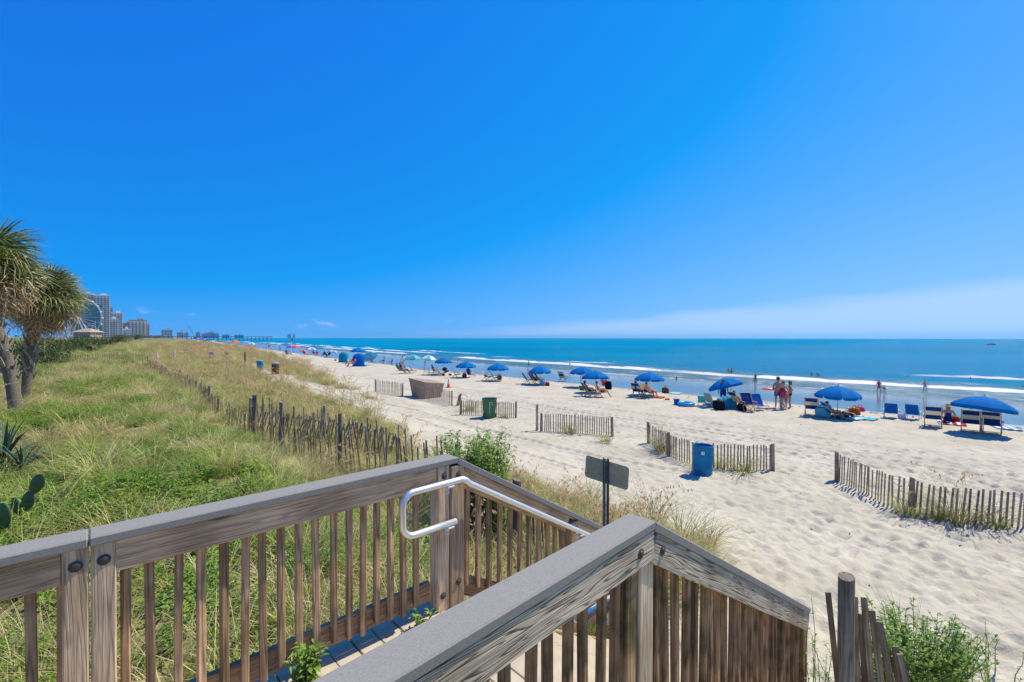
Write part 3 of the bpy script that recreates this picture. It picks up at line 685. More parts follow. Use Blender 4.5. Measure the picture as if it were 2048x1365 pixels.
vm_ = bpy.data.meshes.new('dune_grass'); vm_.from_pydata(pts, [], [])
a_ = vm_.attributes.new('rot', 'FLOAT_VECTOR', 'POINT'); a_.data.foreach_set('vector', np.array(rots, np.float32).ravel())
a_ = vm_.attributes.new('scl', 'FLOAT', 'POINT'); a_.data.foreach_set('value', np.array(scl, np.float32))
a_ = vm_.attributes.new('idx', 'INT', 'POINT'); a_.data.foreach_set('value', np.array(idx, np.int32))
ng = bpy.data.node_groups.new('scatter_tufts', 'GeometryNodeTree')
ng.interface.new_socket('Geometry', in_out='INPUT', socket_type='NodeSocketGeometry'); ng.interface.new_socket('Geometry', in_out='OUTPUT', socket_type='NodeSocketGeometry')
gi = N(ng, 'NodeGroupInput'); go = N(ng, 'NodeGroupOutput'); ip = N(ng, 'GeometryNodeInstanceOnPoints'); ci = N(ng, 'GeometryNodeCollectionInfo')
ci.inputs[0].default_value = tufts; ci.inputs['Separate Children'].default_value = True; ci.inputs['Reset Children'].default_value = True
def attr(nm, ty):
    n = N(ng, 'GeometryNodeInputNamedAttribute', data_type=ty); n.inputs['Name'].default_value = nm; return [o for o in n.outputs if o.enabled and o.name == 'Attribute'][0]
L(ng, gi.outputs[0], ip.inputs['Points']); L(ng, ci.outputs[0], ip.inputs['Instance']); ip.inputs['Pick Instance'].default_value = True
L(ng, attr('idx', 'INT'), ip.inputs['Instance Index']); L(ng, attr('rot', 'FLOAT_VECTOR'), ip.inputs['Rotation']); L(ng, attr('scl', 'FLOAT'), ip.inputs['Scale']); L(ng, ip.outputs[0], go.inputs[0])
vo = obj('dune_grass', vm_); md = vo.modifiers.new('scatter', 'NODES'); md.node_group = ng
tag(vo, 'green and straw coloured dune grass with sea oats covering the dune', 'grass', kind='stuff')

# ------------------------------------------------------------------ sand fences
wF = wood('fence_slat', 'Z', (.52, .39, .28), (.33, .24, .165), rings=6, lines=.5)
wFd = wood('dark_fence_slat', 'Z', (.52, .40, .27), (.30, .225, .145), moss=.3, rings=6, lines=.5)
wP = wood('fence_post', 'Z', (.50, .385, .275), (.31, .23, .16), rings=8, lines=.6)
wPd = wood('dark_fence_post', 'Z', (.38, .32, .24), (.21, .17, .125), rings=8, lines=.6)
wire = mat('fence_wire', (.09, .085, .08), .6, metal=.6)
def slat_me(h_, m_): return cached(('slat', round(h_, 1), m_.name), lambda: MB().box((0, 0, round(h_, 1)/2), (.011, .040, round(h_, 1))).mesh('slat', m_))
def post_me(h_, r, m_, slant=0.0):
    def f():
        b = MB(); n = 10; vv = []
        for r_, z in ((r*1.06, 0), (r, h_*.5), (r*.96, h_)):
            for j in range(n): vv.append((r_*math.cos(6.2832*j/n), r_*math.sin(6.2832*j/n), z+(slant*math.cos(6.2832*j/n)*r if z == h_ else 0)))
        ff = [(i*n+j, i*n+(j+1) % n, (i+1)*n+(j+1) % n, (i+1)*n+j) for i in range(2) for j in range(n)]+[tuple(range(2*n, 3*n))]
        return b.add(vv, ff).mesh('post', m_)
    return cached(('post', round(h_, 2), r, m_.name, slant), f)
def fence(label, path, hgt=.82, step=.105, posts=(0, -1), dark=False, lean=0.0, leansd=.014, sag=.12, posth=None, postr=.045, gone=0.0, group='sand fences on the beach', seed=1):
    g = random.Random(seed); P_ = [Vector((p[0], p[1], 0)) for p in path]
    t = thing('sand_fence', label, 'fence', (P_[0].x, P_[0].y, hz(P_[0].x, P_[0].y)), 0, group)
    o0 = t.location.copy(); ms, mp_ = (wFd, wPd) if dark else (wF, wP)
    seg = [(P_[i+1]-P_[i]).length for i in range(len(P_)-1)]; tot = sum(seg)
    def at(s):
        i = 0
        while i < len(seg)-1 and s > seg[i]: s -= seg[i]; i += 1
        d = (P_[i+1]-P_[i]).normalized(); return P_[i]+d*s, d
    s = .06; rows = []; cnt = 0
    while s < tot:
        p, d = at(s); z = hz(p.x, p.y); h_ = hgt*(1-sag*g.random()); ang = math.atan2(d.y, d.x)
        if g.random() >= gone:
            l = lean+g.gauss(0, leansd)
            o = obj('slat', slat_me(hgt+.2, ms), t, Vector((p.x, p.y, z-.2-(hgt-h_)))-o0, (g.gauss(0, leansd)*.5, 0, 0)); o.rotation_euler = (Matrix.Rotation(ang-math.pi/2, 3, 'Z') @ Matrix.Rotation(l, 3, 'X') @ Matrix.Rotation(g.gauss(0, leansd), 3, 'Y')).to_euler()
            rows.append((Vector((p.x, p.y, z))-o0, h_)); cnt += 1
        s += step*g.uniform(.92, 1.08)
    b = MB()
    for f_ in (.2, .55, .88):
        b.tube([r[0]+Vector((0, 0, r[1]*f_)) for r in rows], .0028, 4, cap=False)
    obj('wire', b.mesh('wire', wire), t)
    for k in posts:
        s = tot*k if k >= 0 else tot
        p, d = at(min(max(s, .001), tot-.001)); z = hz(p.x, p.y); ph = (posth or hgt+.04)
        obj('post', post_me(ph+.4, postr, mp_, .3), t, Vector((p.x+d.y*.04, p.y-d.x*.04, z-.4))-o0, (g.gauss(0, .02), g.gauss(0, .02), g.uniform(0, 6)))
    return t
def pp(*px): return [ray(*p) for p in px]
fence('curved sand fence standing behind the blue barrel', pp((1299, 887), (1325, 906), (1355, 922), (1400, 934), (1450, 939), (1545, 941)), .80, .10, (0, .36, -1), sag=.08, postr=.055, seed=3)
fence('long sand fence running off the right edge of the picture', pp((1676, 962), (1720, 985), (1770, 1010), (1862, 1037), (1960, 1050), (2060, 1060), (2200, 1064)), .80, .105, (0, .012, .42, -1), lean=-.06, sag=.06, postr=.05, seed=4)
fence('straight sand fence right of the green wheeled bin', pp((1082, 863), (1150, 866), (1226, 873)), .76, .10, (0, -1), sag=.05, postr=.055, seed=5)
fence('sand fence directly behind the green wheeled bin', pp((921, 830), (975, 832), (1032, 836)), .80, .105, (0, -1), sag=.06, postr=.05, seed=6)
fence('sand fence in the sea oats below the tan box', pp((838, 799), (870, 805), (905, 812)), .85, .12, (0, -1), sag=.08, seed=7)
fence('sand fence half hidden by sea oats left of the tan box', pp((752, 784), (778, 788), (806, 793)), .85, .13, (0, -1), sag=.1, seed=8)
# tall lone post beside the straight fence
p = ray(1079, 862); lp = tag(obj('fence_post', post_me(1.55, .06, wP, .2), None, (p.x-.05, p.y+.1, p.z-.4)), 'tall lone post at the left end of the straight beach fence', 'post')
p = ray(912, 812); sp_ = tag(obj('stump_post', post_me(1.1, .09, wPd, .8), None, (p.x, p.y, p.z-.4), (.12, .2, 0)), 'thick leaning stump post at the end of the fence near the cone', 'post')
# dune fences
fence('dark old dune fence with leaning slats beyond the railing', [(3.75, 15.5), (4.0, 13.2), (4.45, 11), (4.9, 9), (5.15, 7.0)], 1.36, .115, (0, .22, .55, -1), True, lean=.10, leansd=.05, sag=.3, posth=1.36, postr=.055, gone=.06, group='old dune fences', seed=9)
fence('collapsed grey dune fence behind the dark dune fence', [(3.9, 16.8), (5.0, 15.4), (5.9, 13.2), (6.1, 11.6)], .95, .085, (0, .5), False, lean=-.32, leansd=.07, sag=.2, posth=1.2, postr=.055, group='old dune fences', seed=10)
fence('dark dune fence stretching away up the coast through the grass', [(3.8, 16.2), (3.6, 20), (4.2, 28), (4.3, 40), (4.1, 54.6)], .85, .12, (0, .2, .5, -1), True, lean=.05, leansd=.06, sag=.35, posth=.95, postr=.05, gone=.08, group='old dune fences', seed=11)
fence('short dark fence sloping down behind the stair railing', [(5.05, 6.55), (4.9, 5.4), (4.75, 4.0), (4.7, 3.2)], .98, .125, (0, .45, -1), True, lean=.12, leansd=.05, sag=.2, posth=1.22, postr=.07, group='old dune fences', seed=12)
fence('dark fence crossing the dune behind the palms', [(-16, 53), (-6, 54), (0, 55), (3.8, 55.4)], 1.0, .16, (0, .3, .6, -1), True, sag=.06, group='old dune fences', seed=13)
x, y = col_at(1690, 3.5); bf = thing('sand_fence', 'broken fence with leaning slats beside the stout post, lower right corner', 'fence', (x, y, hz(x, y)), 0, 'old dune fences'); rows = []
for px, dep, ty, ln in ((1668, 3.62, 1190, .10), (1716, 3.46, 1196, .03), (1730, 3.40, 1232, .05), (1742, 3.36, 1200, .08), (1760, 3.30, 1228, .12), (1782, 3.24, 1252, .17), (1800, 3.18, 1300, .10), (1815, 3.1, 1318, .2)):
    x, y = col_at(px+ln*1.5/dep*910, dep); g_ = hz(x, y)-.15; tp = CZ-(ty-676)/910.*dep; o = obj('slat', slat_me(round(tp-g_, 1), wFd), bf, Vector((x, y, tp-round(tp-g_, 1)))-bf.location)
    o.rotation_euler = (Matrix.Rotation(-YAW-.3, 3, 'Z') @ Matrix.Rotation(math.pi/2, 3, 'Z') @ Matrix.Rotation(-ln, 3, 'X')).to_euler(); rows.append(Vector((x, y, tp-.25))-bf.location)
obj('wire', MB().tube(rows, .0025, 4, cap=False).tube([r-Vector((0, 0, .5)) for r in rows], .0025, 4, cap=False).mesh('wire', wire), bf)
tag(obj('fence_post', post_me(2.35, .056, wPd, .25), None, (*col_at(1696, 3.45), CZ-4.16)), 'stout round wooden post in the lower right corner', 'post')
# ------------------------------------------------------------------ individual plants
barkm = mat('palm_bark', (.12, .09, .06), .9, color2=(.24, .19, .14), scale=14, bump=.8, bscale=30, stretch=(1, 1, 2.5))
frG = mat('palm_frond_green', (.125, .165, .04), .42, objvar=.3, trans=.25, spec=.4)
frL = mat('palm_frond_light', (.28, .29, .10), .45, objvar=.25, trans=.3, spec=.4)
frD = mat('palm_frond_dead', (.56, .39, .22), .8, objvar=.35, trans=.15, spec=.2)
def fan_leaf(seed, n=26, size=.75, droop=.5, dead=False):
    """one costapalmate fan leaf: a stalk along +x and strips radiating from its end"""
    g = random.Random(seed); b = MB(); st = .55 if not dead else .4
    b.tube([(0, 0, 0), (st*.5, 0, .02), (st, 0, 0)], [.014, .011, .008], 5)
    for k in range(n):
        a = math.radians(-135+270*k/(n-1)+g.uniform(-3, 3)); ln = size*(1-.30*abs(a)/2.4)*g.uniform(.85, 1.08)
        dr = droop*g.uniform(.7, 1.4); up = .12*math.cos(a*2)+g.uniform(-.05, .05); w = .021*size/.75
        d = Vector((math.cos(a), math.sin(a), 0)); s_ = Vector((-d.y, d.x, 0)); vv = []; ff = []
        for q in range(5):
            t = q/4; p = Vector((st, 0, 0))+d*ln*t*(1-.25*dr*t*t)+Vector((0, 0, ln*(up*t-dr*t*t*t*.75)))
            if dead: p += Vector((g.uniform(-.03, .03), g.uniform(-.03, .03), g.uniform(-.03, .02)))*t
            ww = w*(.35+1.3*t*(1-t)*1.6 if t < .99 else .03)*.6
            vv += [p-s_*ww+Vector((0, 0, ww*.4)), p+s_*ww+Vector((0, 0, ww*.4))]
            if q: ff.append((2*q-2, 2*q-1, 2*q+1, 2*q))
        b.add(vv, ff, 0 if (not dead and g.random() < .8) else (1 if not dead else 0))
    return b
LEAVES = [fan_leaf(i, 28, .8, .3+.15*i).mesh('fan_leaf', [frG, frL]) for i in range(4)]
DEADL = [fan_leaf(20+i, 20, .75, .75, True).mesh('dead_leaf', [frD]) for i in range(3)]
def palm(label, x, y, hgt, lean, nl, nd, sc, seed, crown=1.0):
    g = random.Random(seed); z = hz(x, y); t = thing('palm_tree', label, 'palm tree', (x, y, z), 0, 'sabal palms at the left edge')
    n = 9; pts = []; rad = []
    for k in range(n):
        f = k/(n-1); pts.append((lean[0]*f*f, lean[1]*f*f, -.2+(hgt+.2)*f)); rad.append((.165-.02*f+(.05 if f < .12 else 0)+g.uniform(-.008, .008))*sc)
    tr = obj('trunk', MB().tube(pts, rad, 14).mesh('trunk', barkm, True), t)
    boot = cached('boot', lambda: MB().box((.05, 0, .13), (.05, .09, .34), Matrix.Rotation(.35, 3, 'Y'), taper=.55).mesh('leaf_base', mat('leaf_base', (.22, .17, .12), .9, color2=(.40, .33, .25), scale=9)))
    for k in range(54):          # criss-cross old leaf bases
        f = .30+.68*k/54; a = k*2.4; i = min(n-2, int(f*(n-1))); p = Vector(pts[i]).lerp(Vector(pts[i+1]), f*(n-1)-i); r = .155*sc
        o = obj('leaf_base', boot, tr, p+Vector((math.cos(a)*r, math.sin(a)*r, -.1)), (0, 0, 0)); o.rotation_euler = (Matrix.Rotation(a, 3, 'Z') @ Matrix.Rotation(.15+g.uniform(-.1, .25), 3, 'X')).to_euler(); o.scale = (sc, sc, sc)
    top = Vector(pts[-1]); crown_o = obj('crown', None, t, top)
    for k in range(nl):
        e = math.asin(g.uniform(-.45, .97)); a = g.uniform(0, 6.28)
        o = obj('frond', LEAVES[k % 4], crown_o, (0, 0, g.uniform(-.15, .1))); o.rotation_euler = (Matrix.Rotation(a, 3, 'Z') @ Matrix.Rotation(-e, 3, 'Y') @ Matrix.Rotation(g.uniform(-1.1, 1.1), 3, 'X')).to_euler(); s_ = sc*crown*g.uniform(.8, 1.15); o.scale = (s_, s_, s_)
    for k in range(nd):
        e = math.radians(g.uniform(-75, 12)); a = g.uniform(0, 6.28)
        o = obj('dead_frond', DEADL[k % 3], crown_o, (0, 0, g.uniform(-.7, .1))); o.rotation_euler = (Matrix.Rotation(a, 3, 'Z') @ Matrix.Rotation(-e, 3, 'Y') @ Matrix.Rotation(g.uniform(-1.4, 1.4), 3, 'X')).to_euler(); s_ = sc*crown*g.uniform(.75, 1.2); o.scale = (s_, s_, s_)
    return t
x, y = col_at(30, 13.2); palm('shaggy palm with brown dead skirt, cut off by the left edge of the picture', x, y, 4.5, (-1.05, .65), 76, 150, .9, 31, 1.75)
x, y = col_at(52, 16.0); palm('round-headed palm right of the cut-off palm, in front of the towers', x, y, 3.9, (.40, -.2), 84, 110, .9, 32, 1.3)

def bush(name, label, x, y, stems, hgt, spread, leafl, mats, seed, nleaf=26, cat='shrub', upright=.5, z=None, group=None):
    g = random.Random(seed); z = hz(x, y) if z is None else z
    t = thing(name, label, cat, (x, y, z), 0, group); st = MB(); lf = MB()
    for _ in range(stems):
        a = g.uniform(0, 6.28); tilt = g.uniform(0, 1)*spread; h_ = hgt*g.uniform(.55, 1.05); r0 = g.uniform(0, spread*.75); pts = []
        for k in range(5):
            f = k/4; pts.append(Vector((math.cos(a)*(r0+tilt*f**1.3), math.sin(a)*(r0+tilt*f**1.3), h_*f-.05*(1-f)))+Vector((g.uniform(-.02, .02), g.uniform(-.02, .02), 0))*f)
        st.tube(pts, [.006, .005, .004, .003, .0015], 4, cap=False)
        for k in range(nleaf):
            f = g.uniform(.18, 1); i = min(3, int(f*4)); p = pts[i].lerp(pts[i+1], f*4-i); da = g.uniform(0, 6.28)
            leaf(lf, p, (math.cos(da), math.sin(da), g.uniform(-.2, 1.0)*upright*2), leafl*g.uniform(.6, 1.25), leafl*.42*g.uniform(.7, 1.2), 0 if g.random() < .65 else 1)
    obj('stem', st.mesh('stem', mat('stem_brown', (.16, .13, .06), .8)), t); obj('foliage', lf.mesh('foliage', mats), t)
    return t
bG = mat('bush_leaf', (.27, .42, .06), .42, var=.2, scale=4, trans=.35, spec=.4); bG2 = mat('bush_leaf_dark', (.15, .27, .04), .45, var=.2, scale=4, trans=.3, spec=.4)
x, y = col_at(948, 7.6); bush('leafy_bush', 'bright green leafy bush behind the railing corner', x-.05, y+.1, 130, 1.7, .5, .095, [bG, bG2], 41, 60)
x, y = col_at(985, 7.2); bush('leafy_bush', 'tall feathery green sprig right of the leafy bush', x, y, 45, 1.85, .25, .08, [bG, bG2], 42, 50)
def rp(px, depth): return col_at(px, depth)
x, y = rp(1838, 4.75); bush('leafy_bush', 'dense bright green shrub beside the broken fence, lower right', x, y, 120, .85, .42, .055, [bG, bG2], 43, 56)
x, y = rp(1640, 3.9); bush('leafy_bush', 'spindly green shrub in front of the near railing end', x, y, 22, 1.15, .42, .036, [bG, bG2], 44, 30)
x, y = rp(1985, 5.1); bush('leafy_bush', 'thin airy shrub at the right edge of the sand', x, y, 26, .62, .55, .034, [bG, bG2], 45, 26)
x, y = rp(1750, 4.15); bush('leafy_bush', 'low green sprigs at the foot of the round post', x, y, 24, .62, .35, .04, [bG, bG2], 46, 30)
# weeds growing through the deck edge
bush('deck_weed', 'bushy green weed growing at the deck edge between balusters', .88, 2.62, 14, .22, .07, .055, [bG, bG2], 47, 16, 'weed', z=DK)
bush('deck_weed', 'small green weed near the corner post on the deck', 1.60, 2.60, 7, .12, .05, .045, [bG, bG2], 48, 12, 'weed', z=DK)
bush('deck_weed', 'low weed at the bottom edge of the picture on the deck', .72, 2.58, 6, .10, .07, .045, [bG, bG2], 49, 12, 'weed', z=DK)
# yucca and prickly pear on the dune
def yucca(label, px, depth, seed, s=1.0):
    g = random.Random(seed); x, y = col_at(px, depth); t = thing('yucca', label, 'yucca', (x, y, hz(x, y)), 0, 'yuccas on the dune'); me_ = []
    def f():
        b = MB(); vv = []; ff = []
        for k in range(5):
            u = k/4; w = .03*(1-u)**.6*(.6+u*1.2 if u < .4 else 1); vv += [(u*.75, -w, -.12*u*u+w*.4), (u*.75, w, -.12*u*u+w*.4)]
            if k: ff.append((2*k-2, 2*k-1, 2*k+1, 2*k))
        return b.add(vv, ff).mesh('yucca_leaf', mat('yucca_leaf', (.05, .09, .045), .4, objvar=.3, spec=.5))
    lm_ = cached('yl', f)
    for k in range(46):
        o = obj('leaf', lm_, t, (0, 0, .12)); o.rotation_euler = (Matrix.Rotation(g.uniform(0, 6.28), 3, 'Z') @ Matrix.Rotation(-math.asin(g.uniform(-.05, .98)), 3, 'Y')).to_euler(); q = s*g.uniform(.7, 1.1); o.scale = (q, q, q)
yucca('spiky dark yucca half cut off by the left edge', 8, 8.4, 51, 1.15); yucca('spiky dark yucca just right of the left edge', 42, 8.0, 52, .8)
pearm = mat('cactus_pad', (.055, .105, .035), .5, var=.2, scale=12, spec=.4)
def cactus(label, px, depth, pads, seed):
    x, y = col_at(px, depth); t = thing('prickly_pear', label, 'cactus', (x, y, hz(x, y)), 0, 'prickly pears in the grass')
    pm = cached('pad', lambda: MB().ball((0, 0, .13), .13, 14, 10, sc=(.62, .16, 1)).mesh('pad', pearm, True))
    for (dx, dz, tilt, s) in pads:
        # pads face the viewer's direction
        o = obj('pad', pm, t, (dx*CY, -dx*SY, dz)); o.rotation_euler = (Matrix.Rotation(-YAW, 3, 'Z') @ Matrix.Rotation(tilt, 3, 'Y')).to_euler(); o.scale = (s, s, s)
cactus('dark prickly pear with stacked pads in the left grass', 48, 5.6, [(0, .28, .3, 1.0), (.08, .5, .55, 1.05), (-.08, .25, -.3, .8)], 61)
cactus('pale prickly pear pad at the left edge', 4, 5.0, [(0, .30, .0, 1.15), (-.1, .2, -.4, 1)], 62)

# single grass tufts and sea-oat clumps standing out of the sand
SEA = [(1140, 868, 1.0, 'tan grass tuft at the middle of the straight beach fence'), (1212, 886, .8, 'small dry tuft below the right post of the straight beach fence'), (1325, 905, 1.25, 'tall sea oats growing through the curved fence left of the barrel'),
       (1440, 935, .7, 'green tuft touching the right side of the blue barrel'), (1485, 946, 1.1, 'wide grass tuft in front of the curved fence right of the barrel'), (1812, 1030, .9, 'upright tuft left of the middle post of the long right fence'),
       (1915, 1046, 1.3, 'broad green and tan grass tuft at the middle of the long right fence'), (1990, 1056, .9, 'low tuft near the right end of the long right fence'), (940, 822, 1.1, 'tall grass clump left of the green wheeled bin'),
       (1008, 836, .6, 'small dry tuft right of the green wheeled bin'), (1870, 1040, .7, 'short tuft at the foot of the long right fence middle post'), (1390, 942, .5, 'low tuft left of the blue barrel'),
       (1365, 1085, 1.1, 'arching green grass tuft at the right edge of the dune near the sign'), (1300, 1050, 1.2, 'large arching grass tuft behind the near railing corner'), (1410, 1095, .8, 'outermost small grass tuft on the sand beyond the railing'),
       (1180, 1000, .9, 'sparse dune grass left of the sign post')]
bm_g = [blades(130, .35, .72, .17, .6, .008, 1.2, None, lambda r: 0 if r.random() < .4 else (1 if r.random() < .5 else 2), seed=400+i).mesh('blades', [gF2, gO, gT]) for i in range(3)]
om_g = [oats(420+i, 5, 1.1).mesh('stalks', [gG, gT, gSeed]) for i in range(3)]
for i, (px, py, s, lab) in enumerate(SEA):
    p = ray(px, py); t = thing('grass_tuft', lab, 'grass tuft', p, R.uniform(0, 6), 'grass tufts on the sand'); t['kind'] = 'thing'
    obj('blades', bm_g[i % 3], t, scale=s*1.3)
    if i in (2, 6, 8, 5): obj('seed_stalks', om_g[i % 3], t, scale=s)
for i, (px, dep, h_) in enumerate(((1240, 6.0, 1.3), (1120, 6.6, 1.5), (1162, 6.3, 1.2), (1280, 6.4, 1.25), (1950, 11.5, 1.2), (1935, 11.7, .95), (1812, 4.7, 1.2), (1840, 4.9, 1.15), (1790, 4.5, 1.0))):
    x, y = col_at(px, dep); t = thing('tall_grass', ['thin bare stalks beside the sign post', 'tall thin stalks between railing and sign, left group', 'thin stalks just left of the sign', 'thin stalks right of the sign', 'lone seed stalk beyond the long right fence', 'shorter bare stalk left of the lone seed stalk', 'tall wispy grass rising from the dense shrub', 'wispy grass on the right of the dense shrub', 'wispy grass on the left of the dense shrub'][i], 'grass', (x, y, hz(x, y)), 0, 'tall thin grass stalks'); t['kind'] = 'thing'
    g = random.Random(500+i); b = blades(3 if i in (4, 5) else (9 if i < 4 else 46), h_*.7, h_, .12 if i < 6 else .16, .12 if i < 6 else .4, .0045 if i < 6 else .0075, .25 if i < 6 else .7, None, lambda r: 0 if r.random() < .5 else 1, seed=510+i)
    obj('stalk', b.mesh('stalk', [gO, gSeed] if i < 6 else [gF2, gO]), t)

# ------------------------------------------------------------------ beach furniture near the stairs
barrelm = mat('blue_plastic_barrel', (.001, .17, .35), .5, var=.2, scale=3, spec=.2, bump=.03)
p = ray(1404, 949); bz = thing('trash_barrel', 'open blue plastic barrel used as a trash can beside the curved fence', 'barrel', (p.x, p.y, p.z-.03))
prof = [(.27, 0), (.285, .03), (.288, .24), (.294, .26), (.288, .28), (.29, .60), (.297, .62), (.29, .65), (.285, .86), (.293, .88), (.293, .915), (.275, .918), (.268, .88), (.265, .05), (.001, .05)]
obj('body', MB().lathe(prof, 28).mesh('barrel', barrelm, True), bz, rot=(.02, .03, 0))
st_ = MB(); vv = []
for k in range(5):
    a = math.radians(200+4.5*k); vv += [(.2935*math.cos(a), .2935*math.sin(a), .68), (.2935*math.cos(a), .2935*math.sin(a), .78)]
st_.add(vv, [(2*k, 2*k+2, 2*k+3, 2*k+1) for k in range(4)])
obj('sticker', st_.mesh('sticker', mat('white_sticker', (.6, .62, .66), .6, var=.3, scale=50)), bz)
binm = mat('green_bin_plastic', (.02, .13, .055), .42, var=.12, scale=4, spec=.5)
p = ray(979, 836); bn = thing('wheeled_bin', 'dark green wheeled trash cart standing in the sand', 'bin', (p.x, p.y, p.z-.03), math.radians(-132))
def binbody():
    b = MB(); zs = [(.0, .25, .27), (.1, .262, .285), (.55, .30, .33), (.98, .335, .375), (1.0, .355, .395), (1.03, .355, .395), (1.03, .31, .35), (.6, .28, .31)]
    vv = []; n = 16
    for z, a, c in zs:
        for j in range(n):
            th = 2*math.pi*(j+.5)/n; cx1, sx1 = math.cos(th), math.sin(th); k = 1/max(abs(cx1), abs(sx1))**.82; vv.append((a*cx1*k, c*sx1*k, z))
    ff = [(i*n+j, i*n+(j+1) % n, (i+1)*n+(j+1) % n, (i+1)*n+j) for i in range(len(zs)-1) for j in range(n)]+[tuple(range(n))[::-1]]
    return b.add(vv, ff).mesh('bin_body', binm)
obj('body', binbody(), bn); obj('handle', MB().tube([(-.32, -.28, .98), (-.44, -.28, 1.0), (-.44, .28, 1.0), (-.32, .28, .98)], .016, 6).mesh('handle', binm), bn)
for s_ in (-1, 1):
    w_ = obj('wheel', MB().tube([(0, -.03, 0), (0, .03, 0)], .12, 14).mesh('wheel', mat('black_rubber', (.012, .012, .013), .7)), bn, (-.27, s_*.31, .12))
sq = MB()
for (cy0, cz0, sy0, sz0) in ((0, .06, .16, .016), (0, -.06, .16, .016), (.072, 0, .016, .12), (-.072, 0, .016, .12)): sq.box((0, cy0, cz0), (.004, sy0, sz0))
obj('emblem', sq.mesh('emblem', mat('white_print', (.7, .72, .7), .6)), bn, (.338, .08, .80), (0, .1, 0))
obj('sticker', MB().box((0, 0, 0), (.004, .05, .42)).mesh('sticker', mat('pale_green_sticker', (.25, .42, .30), .5)), bn, (.322, .02, .50), (0, .09, 0))
conem = mat('orange_cone', (.75, .10, .02), .5, var=.1, scale=6); conew = mat('cone_collar', (.7, .68, .62), .5)
def cone(label, px, py):
    p = ray(px, py); t = thing('traffic_cone', label, 'cone', p, .3, 'orange traffic cones')
    obj('base', MB().box((0, 0, .02), (.36, .36, .04), bev=.01).mesh('cone_base', conem), t); obj('body', MB().lathe([(.135, .04), (.026, .70), (.018, .71), (.001, .71)], 14).mesh('cone_body', conem, True), t)
    obj('collar', MB().lathe([(.086, .35), (.064, .485)], 14).mesh('collar', conew), t)
cone('orange traffic cone standing right of the tan box', 897, 776); cone('orange traffic cone far up the beach behind the grass', 547, 730)
# tan storage box with tapering sides, tilted in the sand
tanm = mat('tan_panel', (.36, .255, .185), .7, var=.12, scale=3, bump=.05)
p = ray(853, 795); bx = thing('storage_box', 'large tan box with tapering sides half buried behind the sea oats', 'box', (p.x, p.y, p.z-.35), math.radians(4))
b = MB(); vv = [(-.62, -.65, 0), (.62, -.65, 0), (.62, .65, 0), (-.62, .65, 0), (-.82, -.9, 1.46), (.82, -.9, 1.26), (.82, .9, 1.44), (-.82, .9, 1.64)]
b.add(vv, [(0, 3, 2, 1), (0, 1, 5, 4), (1, 2, 6, 5), (2, 3, 7, 6), (3, 0, 4, 7)]); obj('body', b.mesh('box_body', tanm), bx)
lid = [Vector(v)*1.0+Vector((v[0]*.04, v[1]*.04, .002)) for v in vv[4:]]; obj('lid', MB().add(lid+[v+Vector((0, 0, .05)) for v in lid], [(3, 2, 1, 0), (4, 5, 6, 7), (0, 1, 5, 4), (1, 2, 6, 5), (2, 3, 7, 6), (3, 0, 4, 7)]).mesh('lid', tanm), bx)
obj('latch', MB().box((.3, -.9, 1.22), (.14, .05, .14)).mesh('latch', mat('latch_tan', (.42, .32, .25), .6)), bx)
